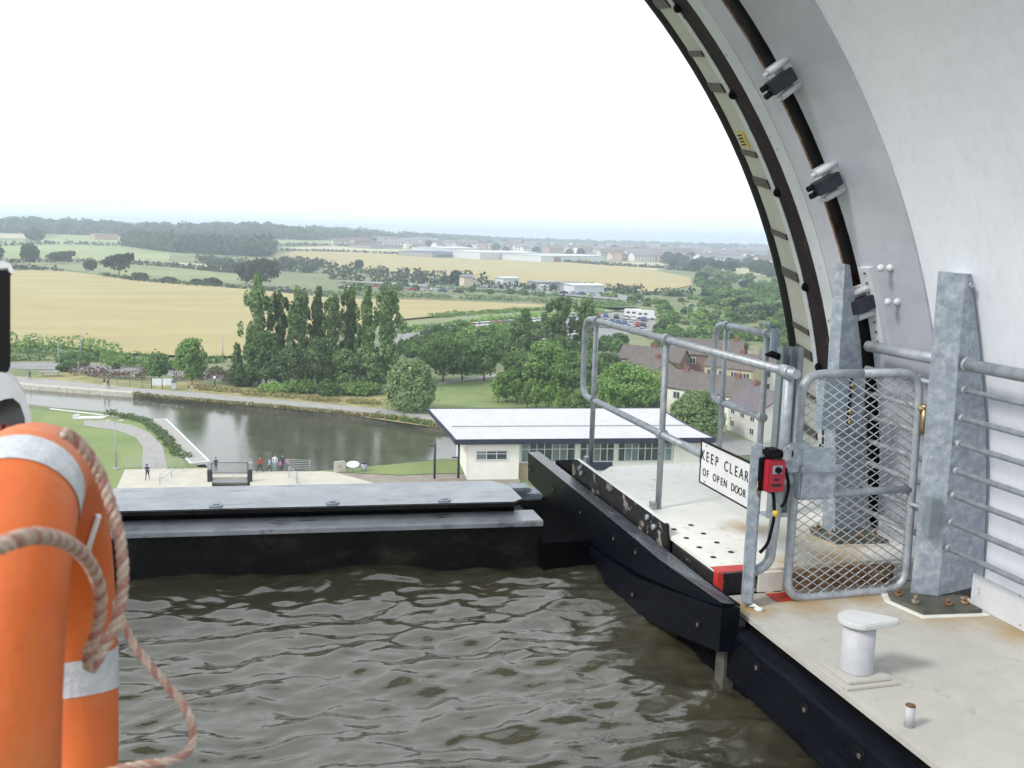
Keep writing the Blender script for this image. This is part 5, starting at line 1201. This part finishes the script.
prism(bm, pp, (0,.06,0)); obj('cover_plate', bm, M['cabinet'], PD, world=True)
bm = bmesh.new(); box(bm,(3.28,4.645,24.97),(3.29,4.659,25.25)); obj('cover_seam', bm, M['black'], PD, world=True)
for z in (25.21,25.18,25.06,25.03,25.0): bm = bmesh.new(); cyl(bm,(3.285,4.644,z),(3.285,4.625,z),.012,8); obj('cover_bolt', bm, M['brass'], PD, world=True)
PE = tall_post(1.2, ZN, 'tall tapered galvanised post nearest the boat, out of the frame to the right')
barz = [25.29,25.145,25.012,24.87,24.74,24.597,24.458]
for (a,b,lab) in ((4.06,4.78,'stack of galvanised bars between the two tapered posts'),(1.3,3.98,'stack of galvanised bars right of the nearer tapered post')):
    T = thing('bar_railing', lab, 'railing', (3.46,(a+b)/2,24.2))
    bm = bmesh.new(); cyl(bm,(3.47,a,25.42),(3.47,b,25.42),.032,16); obj('hand_rail', bm, M['galvpipe'], T, world=True)
    for z in barz: bm = bmesh.new(); cyl(bm,(3.47,a,z),(3.47,b,z),.015,12); obj('bar', bm, M['galvpipe'], T, world=True)
    for z in [25.42]+barz:
        if b > 3.9 and a < 2:
            bm = bmesh.new(); r_=.04 if z>25.4 else .022; cyl(bm,(3.47,b-.02,z),(3.47,b+.0,z),r_,14); obj('weld_collar', bm, M['galvpipe'], T, world=True)
# kick boards
for (a,b,z0,z1,lab) in ((-1.5,3.93,ZN,ZN+.17,'white kick board along the deck right of the nearer tapered post'),(4.12,4.72,ZN+.02,ZF+.12,'white kick board between the two tapered posts'),(4.9,5.9,ZF,ZF+.15,'white kick board beyond the farther tapered post')):
    bm = bmesh.new(); box(bm,(3.60,a,z0+.003),(3.612,b,z1)); obj('kick_board', bm, M['lightstrip'], label=lab, cat='kick board')
# ---- door channel beyond the gate
T = thing('door_channel','upright grey green steel channel beside the ring','steel channel',(3.2,5.25,24.28))
bm = bmesh.new(); x0_,x1_=3.165,3.31; v_=5.25
for a,b in (((x0_,v_,24.28),(x1_,v_+.012,25.36)),((x0_,v_-.05,24.28),(x0_+.012,v_,25.36)),((x1_-.012,v_-.06,24.28),(x1_,v_,25.36)),((x0_+.07,v_-.03,24.28),(x0_+.082,v_,25.36))): box(bm,a,b)
obj('channel', bm, M['channel'], T, world=True)
bm = bmesh.new(); box(bm,(3.15,5.30,25.3),(3.2,5.34,25.47),.008); cyl(bm,(3.09,5.32,25.50),(3.17,5.32,25.475),.008,8); cyl(bm,(3.13,5.32,25.47),(3.13,5.32,25.515),.012,8); obj('sensor_arm', bm, M['cabinet'], T, world=True)
bm = bmesh.new(); tube(bm,[(3.165,5.24,25.30),(3.10,5.22,25.32),(3.06,5.22,25.315)],[.022,.022,.008],8); obj('rubber_stop', bm, M['black'], T, world=True)
bm = bmesh.new(); box(bm,(3.12,5.17,24.281),(3.33,5.29,24.29)); obj('foot_plate', bm, M['galv'], T, world=True)
for v in (5.35,5.6,5.85):
    pass
# ---- bollard and pipe stub
T = thing('mooring_bollard','white mooring bollard with a pear shaped cap on a square base','bollard',(2.50,3.34,ZN))
bc = Vector((2.575,3.42,ZN))
bm = bmesh.new(); box(bm,(-.13,-.13,.002),(.13,.13,.012)); box(bm,(-.105,-.105,.012),(.105,.105,.024),.004); obj('base_plate', bm, M['decknear'], T)
bm = bmesh.new(); tube(bm,[(0,0,.02),(0,0,.035),(0,0,.045),(0,0,.235)],[.072,.07,.069,.068],32,True); obj('barrel', bm, M['bollard'], T, smooth=False)
bm = bmesh.new(); pts = []
for k in range(40):
    a = 2*math.pi*k/40; r_ = .088; x, y = r_*math.cos(a), r_*math.sin(a)
    if math.cos(a) > 0: x = .088*math.cos(a)**1.0*1.0 + .085*max(0,math.cos(a))**3; y = r_*math.sin(a)*(1-.25*max(0,math.cos(a)))
    pts.append((x-.005,y,.236))
prism(bm, pts, (0,0,.026)); bmesh.ops.bevel(bm, geom=[e for e in bm.edges if abs(e.verts[0].co.z-e.verts[1].co.z) < .001], offset=.005, segments=2, affect='EDGES')
cap = obj('cap', bm, M['capwhite'], T); cap.rotation_euler = (0,0,math.radians(-18))
T = thing('pipe_stub','short white painted pipe stub with a rusty rim on the near deck','pipe',(2.435,2.905,ZN))
bm = bmesh.new(); cyl(bm,(0,0,0),(0,0,.085),.019,16); obj('pipe', bm, M['bollard'], T)
bm = bmesh.new(); cyl(bm,(0,0,.085),(0,0,.089),.0195,16,.019); cyl(bm,(0,0,.0892),(0,0,.0896),.013,12,mi=0); obj('rim', bm, M['rust'], T)

# ---- the steel ring
CU, CZ = -.73, 24.3
def RR(x, v, y=200):
    P = onv(x,y,v); return math.hypot(P.x-CU, P.z-CZ)
vs_ = dict(rimout=6.0, rimin=5.92, cream=5.55, strip=5.5, dark=5.22, light=5.12, lilac=4.98)
xs_ = dict(rimout=756.6, rimin=762, cream=776, strip=780, dark=794, light=805, lilac=823)
r = {k: RR(xs_[k], vs_[k]) for k in xs_}
vg0, vg1 = 4.9, 4.4; rg0, rg1 = RR(838, vg0), RR(901, vg1)
RING = thing('steel_ring','great white steel ring seen from inside, arching over the right of the walkway','ring',(CU,5.2,CZ))
n_ = 160
def band(name, prof, m_, a0=-180, a1=180, closed=True):
    bm = bmesh.new(); revolve(bm, prof, CU, CZ, a0, a1, n_, closed); return obj(name, bm, M[m_], RING, world=True)
def slab(k0, k1, t=.06):   # a band between two profile corners with thickness outward
    return [(vs_[k0], r[k0]), (vs_[k1]+.001, r[k1]), (vs_[k1]+.001, r[k1]+t+.02), (vs_[k0], r[k0]+t)]
band('rubber_rim', [(6.05,r['rimout']+.01),(6.0,r['rimout']),(5.92,r['rimin']),(5.925,r['rimin']+.06),(6.05,r['rimout']+.08)], 'black')
band('cable_duct', slab('rimin','cream'), 'cream')
band('white_edge_strip', [(5.549,r['cream']-.004),(5.5,r['strip']-.004),(5.5,r['strip']+.06),(5.549,r['strip']+.06)], 'lightstrip')
band('guide_rail', slab('strip','dark'), 'darkrail')
band('flange', [(5.219,r['dark']),(5.12,r['light']),(5.12,r['light']+.1),(5.219,r['light']+.1)], 'lightstrip')
band('web', [(5.118,r['light']+.004),(5.02,r['lilac']-.02),(4.98,r['lilac']),(4.98,r['lilac']+.01),(5.118,r['lilac']+.08)], 'lilac')
band('rust_edge', [(4.979,r['lilac']-.001),(4.974,r['lilac']+.003),(4.974,r['lilac']+.009),(4.979,r['lilac']+.009)], 'rust')
band('recess', [(4.978,r['lilac']+.012),(5.3,r['lilac']+.5),(4.9,r['lilac']+.6),(4.86,rg0+.04),(4.84,rg0+.3),(4.84,r['lilac']+.7),(5.35,r['lilac']+.7)], 'recessshade')  # cavity walls in the grey with shade put into its colour
band('grey_flange', [(vg0,rg0),(vg1,rg1),(vg1,rg1+.08),(vg0-.03,rg0+.12)], 'ringgrey')
band('outer_shell', [(6.04,r['rimout']+.09),(5.4,r['lilac']+.75),(4.6,r['lilac']+.75),(4.45,r['lilac']+.75),(4.45,r['lilac']+.8),(6.06,r['rimout']+.8)], 'paint')
# straps across the cream duct
def ringpt(v, R, a): return Vector((CU+R*math.cos(a), v, CZ+R*math.sin(a)))
def row_angle(v, R, row):
    lo, hi = math.radians(-40), math.radians(75)
    for _ in range(40):
        mid = (lo+hi)/2
        if pix(ringpt(v,R,mid))[1] > row: lo = mid
        else: hi = mid
    return lo
for row, wide in ((-75,1),(-45,0),(3,1),(53,0),(87,1),(153,0),(182,1),(234,0),(274,1),(328,0),(352,1),(395,0),(430,1),(470,0)):
    a = row_angle(5.73, (r['rimin']+r['cream'])/2, row); w_ = .03 if wide else .018; bm = bmesh.new()
    prism(bm, [ringpt(5.915,r['rimin']-.012,a-w_/4.4),ringpt(5.555,r['cream']-.014,a-w_/4.4),ringpt(5.555,r['cream']-.014,a+w_/4.4),ringpt(5.915,r['rimin']-.012,a+w_/4.4)], Vector((math.cos(a),0,math.sin(a)))*.015)
    sx = obj('strap', bm, M['strap'], RING, world=True)
    if wide: bm = bmesh.new(); p = ringpt(5.49,r['strip']-.012,a-.012); cyl(bm, p, p+Vector((0,-.05,0)), .022, 10); cyl(bm, p+Vector((0,-.01,0)), p+Vector((0,-.03,0)), .03, 8); obj('strap_knob', bm, M['black'], RING, world=True)
def ang(x, y, v): P = onv(x,y,v); return math.atan2(P.z-CZ, P.x-CU)
a = ang(745,140,5.7); bm = bmesh.new(); rm = (r['rimin']+r['cream'])/2-.006
prism(bm,[ringpt(5.80,rm+(r['rimin']-r['cream'])*.18,a-.013),ringpt(5.66,rm-(r['rimin']-r['cream'])*.2,a-.013),ringpt(5.66,rm-(r['rimin']-r['cream'])*.2,a+.013),ringpt(5.80,rm+(r['rimin']-r['cream'])*.18,a+.013)], Vector((math.cos(a),0,math.sin(a)))*.004)
LBL = obj('warning_label', bm, M['yellow'], RING, world=True)
bm = bmesh.new()
for q in (-.007,-.002,.003,.008):
    prism(bm,[ringpt(5.775,rm-.006,a+q-.001),ringpt(5.70,rm-.006,a+q-.001),ringpt(5.70,rm-.006,a+q+.0012),ringpt(5.775,rm-.006,a+q+.0012)], Vector((math.cos(a),0,math.sin(a)))*.002)
obj('label_print', bm, M['ink'], LBL, world=True)
# clamp brackets over the recess
for (x, y) in ((790,72),(832,178),(870,298),(640,-60)):
    a = ang(x,y,4.86); er = Vector((math.cos(a),0,math.sin(a))); et = Vector((-math.sin(a),0,math.cos(a))); ev = Vector((0,-1,0))
    c0 = ringpt(4.86, (rg0+r['lilac'])/2-.02, a)
    def bx3(bm, r0,r1,t0,t1,v0,v1,bev=.004):
        mtx = Matrix((er,et,ev)).transposed().to_4x4(); mtx.translation = c0
        b2 = bmesh.new(); box(b2,(r0,t0,v0),(r1,t1,v1),bev); bmesh.ops.transform(b2, matrix=mtx, verts=b2.verts); me = bpy.data.meshes.new('x'); b2.to_mesh(me); b2.free(); bm.from_mesh(me); bpy.data.meshes.remove(me)
    bm = bmesh.new(); bx3(bm,-.04,.17,-.085,.085,-.06,.02); bx3(bm,.0,.13,-.07,.07,.02,.06); B = obj('clamp_bracket', bm, M['lightstrip'], RING, world=True)
    bm = bmesh.new(); bx3(bm,-.13,.03,-.042,.036,.02,.09); obj('clamp_block', bm, M['blockdark'], B, world=True)
    bm = bmesh.new()
    for t, rr_ in ((.075,.018),(-.075,.018)):
        p = c0+et*t+ev*.05; cyl(bm, p+er*.05, p-er*.09, .02, 10); cyl(bm, p-er*.09, p-er*.12, .013, 8)
    obj('clamp_bolt', bm, M['lightstrip'], B, world=True)
    bm = bmesh.new()
    for t in (-.022,.022): p = c0+et*t+ev*.06; cyl(bm, p-er*.14, p-er*.175, .017, 10)
    obj('block_socket', bm, M['black'], B, world=True)
# rivets and rivet plate on the grey flange
for (x,y) in ((881,268),(890,268),(888,302),(897,302)):
    v_ = 4.62; P = onv(x,y,v_); bm = bmesh.new(); bmesh.ops.create_icosphere(bm,subdivisions=2,radius=.022,matrix=Matrix.Translation(P)); obj('rivet', bm, M['lightstrip'], RING, world=True, smooth=True)
bm = bmesh.new(); a0_,a1_ = ang(862,268,4.82),ang(880,345,4.82)
def rad_at(v): return rg0+(rg1-rg0)*(vg0-v)/(vg0-vg1)
for k in range(8):
    t0 = a0_+(a1_-a0_)*k/8; t1 = a0_+(a1_-a0_)*(k+1)/8
    prism(bm,[ringpt(4.86,rad_at(4.86)-.03,t0),ringpt(4.76,rad_at(4.76)-.03,t0),ringpt(4.76,rad_at(4.76)-.03,t1),ringpt(4.86,rad_at(4.86)-.03,t1)], Vector((math.cos(t0),0,math.sin(t0)))*.03)
PLT = obj('seal_plate', bm, M['lightstrip'], RING, world=True)
for k in range(8):
    t = a0_+(a1_-a0_)*(k+.5)/8; P = ringpt(4.80,rad_at(4.80)-.034,t); bm = bmesh.new(); cyl(bm,P,P+(Vector((CU,4.8,CZ))-P).normalized()*.008,.006,6); obj('plate_screw', bm, M['strap'], PLT, world=True)

# ---- white curved wall of the wheel arm, on the right
bm = bmesh.new(); revolve(bm, [(4.398,rg1+.012),(3.2,rg1+.012),(2,rg1+.012),(0.5,rg1+.012),(-3,rg1+.012),(-3,rg1+.1),(4.398,rg1+.1)], CU, CZ, -70, 56, 90, True)
for f in bm.faces: f.smooth = False
obj('curved_wall', bm, M['paint'], label='large white curved steel wall behind the bars on the right', cat='wall')

# ================================================================== THE BOAT: lifebuoy, rope, window corner
S_ = 1.0
BC = Vector((-.262,1.203,25.378)); TH = math.radians(3.0)       # ring in a nearly fore-and-aft plane
LR, Lr = .318, .066
ax1 = Vector((-math.sin(TH)*1.0, math.cos(TH), 0)); ax2 = UZ; axn = ax1.cross(ax2)
def tor(phi, th, rr=Lr, R=LR):   # phi around the ring (0 = away from the viewer, 90 = top)
    d = ax1*math.cos(phi)+ax2*math.sin(phi); return BC + d*(R+rr*math.cos(th)) + axn*(rr*math.sin(th))
def torus_part(name, p0, p1, rr, m_, n1=96, n2=32, label=None, par=None):
    bm = bmesh.new(); full = abs(p1-p0) > 359; rows = []
    cnt = n1 if full else n1+1
    for i in range(cnt):
        phi = math.radians(p0+(p1-p0)*i/n1); rows.append([bm.verts.new(tor(phi, 2*math.pi*k/n2, rr)) for k in range(n2)])
    for i in range(cnt if full else cnt-1):
        for k in range(n2): f = bm.faces.new([rows[i][k],rows[i][(k+1)%n2],rows[(i+1)%cnt][(k+1)%n2],rows[(i+1)%cnt][k]]); f.smooth = True
    bmesh.ops.recalc_face_normals(bm, faces=bm.faces)
    return obj(name, bm, m_, par, world=True, smooth=True)
T = thing('lifebuoy','weathered orange lifebuoy with silver reflective bands close to the viewer','lifebuoy',BC-UZ*(LR+Lr))
torus_part('shell', 0, 360, Lr, M['orange'], par=T)
TAPES = [(-17,-5),(95,105),(170,182),(262,276)]
for a,b in TAPES: torus_part('reflective_band', a, b, Lr+.0012, M['tape'], 14, 32, par=T)
bm = bmesh.new(); tg = [tor(math.radians(p_), t_, Lr+.004) for p_, t_ in ((52,2.1),(44,2.38),(35,2.58))]
tube(bm, tg, .0042, 8); obj('lanyard_toggle', bm, M['signwhite'], T, world=True)

def rope(pts, r, name, label, nsub=14, twist=2*math.pi/.03):
    P = [Vector(p) for p in pts]; sm = []
    for i in range(len(P)-1):
        p0 = P[max(0,i-1)]; p1 = P[i]; p2 = P[i+1]; p3 = P[min(len(P)-1,i+2)]
        for k in range(nsub):
            t = k/nsub; sm.append(.5*((2*p1)+(-p0+p2)*t+(2*p0-5*p1+4*p2-p3)*t*t+(-p0+3*p1-3*p2+p3)*t**3))
    sm.append(P[-1])
    # even resample
    L = [0]; 
    for a, b in zip(sm, sm[1:]): L.append(L[-1]+(b-a).length)
    n = int(L[-1]/.0035); res = []; j = 0
    for k in range(n+1):
        s_ = L[-1]*k/n
        while j < len(L)-2 and L[j+1] < s_: j += 1
        t = (s_-L[j])/max(1e-9,L[j+1]-L[j]); res.append(sm[j]+(sm[j+1]-sm[j])*t)
    T = thing(name, label, 'rope', res[0])
    nrm = None; frames = []
    for i, p in enumerate(res):
        t = (res[min(i+1,n)]-res[max(i-1,0)]).normalized()
        if nrm is None: nrm = (UZ-t*UZ.dot(t)).normalized() if abs(t.z) < .9 else (Vector((1,0,0))-t*t.x).normalized()
        nrm = (nrm-t*nrm.dot(t)).normalized(); frames.append((p,nrm,t.cross(nrm)))
    for q in range(3):
        bm = bmesh.new(); pts2 = []
        for i, (p,a,b) in enumerate(frames):
            ang_ = twist*i*L[-1]/n + q*2*math.pi/3; pts2.append(p+(a*math.cos(ang_)+b*math.sin(ang_))*r*.5)
        tube(bm, pts2, r*.55, 8); obj('strand', bm, M['ropered' if q == 2 else 'rope'], T, world=True, smooth=True)
    return T
def pz(x, y, d):
    P = atd(x, y, d); q = P-BC; a = q.dot(ax1); b = q.dot(ax2); c = q.dot(axn); rad = math.hypot(a,b)
    k = math.hypot(rad-LR, c); need = Lr+.008
    if k < need:      # keep the rope on the outside of the shell
        e = (ax1*a+ax2*b)/rad; v = e*(rad-LR)+axn*c; P = P+v.normalized()*(need-k)
    return P
rope([pz(62,432,1.02),pz(78,442,1.04),pz(97,468,1.06),pz(111,505,1.07),pz(120,540,1.07),pz(123,580,1.07),pz(118,615,1.06),pz(108,640,1.05),pz(98,658,1.04),pz(91,668,1.04),pz(88,655,1.03),pz(97,630,1.02),pz(101,600,1.0),pz(94,572,.95),pz(80,552,.88),pz(60,540,.80),pz(35,536,.72),pz(10,542,.68),pz(-20,556,.65),pz(-60,580,.62)], .0068, 'rope', 'twisted buff rope looped over the lifebuoy')
rope([pz(116,600,1.16),pz(124,626,1.15),pz(142,656,1.14),pz(165,683,1.13),pz(184,706,1.12),pz(193,730,1.11),pz(189,750,1.10),pz(170,761,1.09),pz(140,765,1.08),pz(110,772,1.07),pz(80,790,1.05)], .0052, 'rope', 'thinner pinkish rope hanging in a loop beside the lifebuoy over the water')

# window corner of the boat at the left edge
T = thing('boat_window_frame','white moulded corner of the boat cabin window at the left edge','window frame',atd(-30,440,1.5))
D_ = 1.55
def wpt(x, y, d=D_): return atd(x,y,d)
dirb = (atd(0,300,D_+.25)-atd(0,300,D_))
bm = bmesh.new(); prism(bm, [wpt(*p) for p in ((-60,388),(-5,371),(6,373),(17,382),(26,397),(31,415),(33,440),(33,470),(27,470),(27,438),(25,418),(20,404),(13,398),(5,399),(-10,405),(-60,425))], dirb*.35); bmesh.ops.triangulate(bm, faces=bm.faces); obj('frame', bm, M['frameGrey'], T, world=True)
bm = bmesh.new(); prism(bm, [wpt(x,y,D_+.06) for x,y in ((-60,425),(-10,404),(5,398),(13,397),(20,403),(25,417),(28,440),(28,475),(-60,475))], dirb*.1); obj('pane', bm, M['frameGrey2'], T, world=True)
bm = bmesh.new(); prism(bm, [wpt(x,y,D_+.03) for x,y in ((-60,440),(-4,428),(5,423),(11,428),(14,440),(14,475),(-60,475))], dirb*.02); obj('reflection_panel', bm, M['redreflection'], T, world=True)  # orange reflection in the window, put in as a coloured panel
bm = bmesh.new(); prism(bm, [wpt(x,y,D_+.025) for x,y in ((2,426),(4,424),(4,475),(2,475))], dirb*.02); obj('inner_bar', bm, M['black'], T, world=True)
bm = bmesh.new(); prism(bm, [wpt(*p) for p in ((-3,268),(8,268),(10.5,275),(10.5,366),(8,372),(-3,372))], dirb*.3); obj('pillar', bm, M['black'], T, world=True)
bm = bmesh.new(); prism(bm, [wpt(*p) for p in ((-60,258),(4,261),(11,264),(13.5,271),(12,274),(7,270),(-60,270))], dirb*.4); obj('pillar_cap', bm, M['white'], T, world=True)
# cabin side that carries the lifebuoy, below and left of the view
bm = bmesh.new(); box(bm,(-.42,-.6,23.6),(-.3,1.36,25.05),.02); obj('boat_side', bm, M['white'], label='white side of the boat cabin below the lifebuoy', cat='boat side')

# ================================================================== HAZE
bm = bmesh.new(); box(bm,(-6500,-1500,-3),(6500,8600,72))
hz = bpy.data.materials.new('haze'); hz.use_nodes = True; hn = hz.node_tree; hn.nodes.clear()
ho = hn.nodes.new('ShaderNodeOutputMaterial'); hv = hn.nodes.new('ShaderNodeVolumePrincipled'); hv.inputs['Color'].default_value = (.74,.85,1,1); hv.inputs['Density'].default_value = .00038; hv.inputs['Anisotropy'].default_value = .2
hn.links.new(hv.outputs['Volume'], ho.inputs['Volume'])
o = obj('haze', bm, hz, kind='stuff')
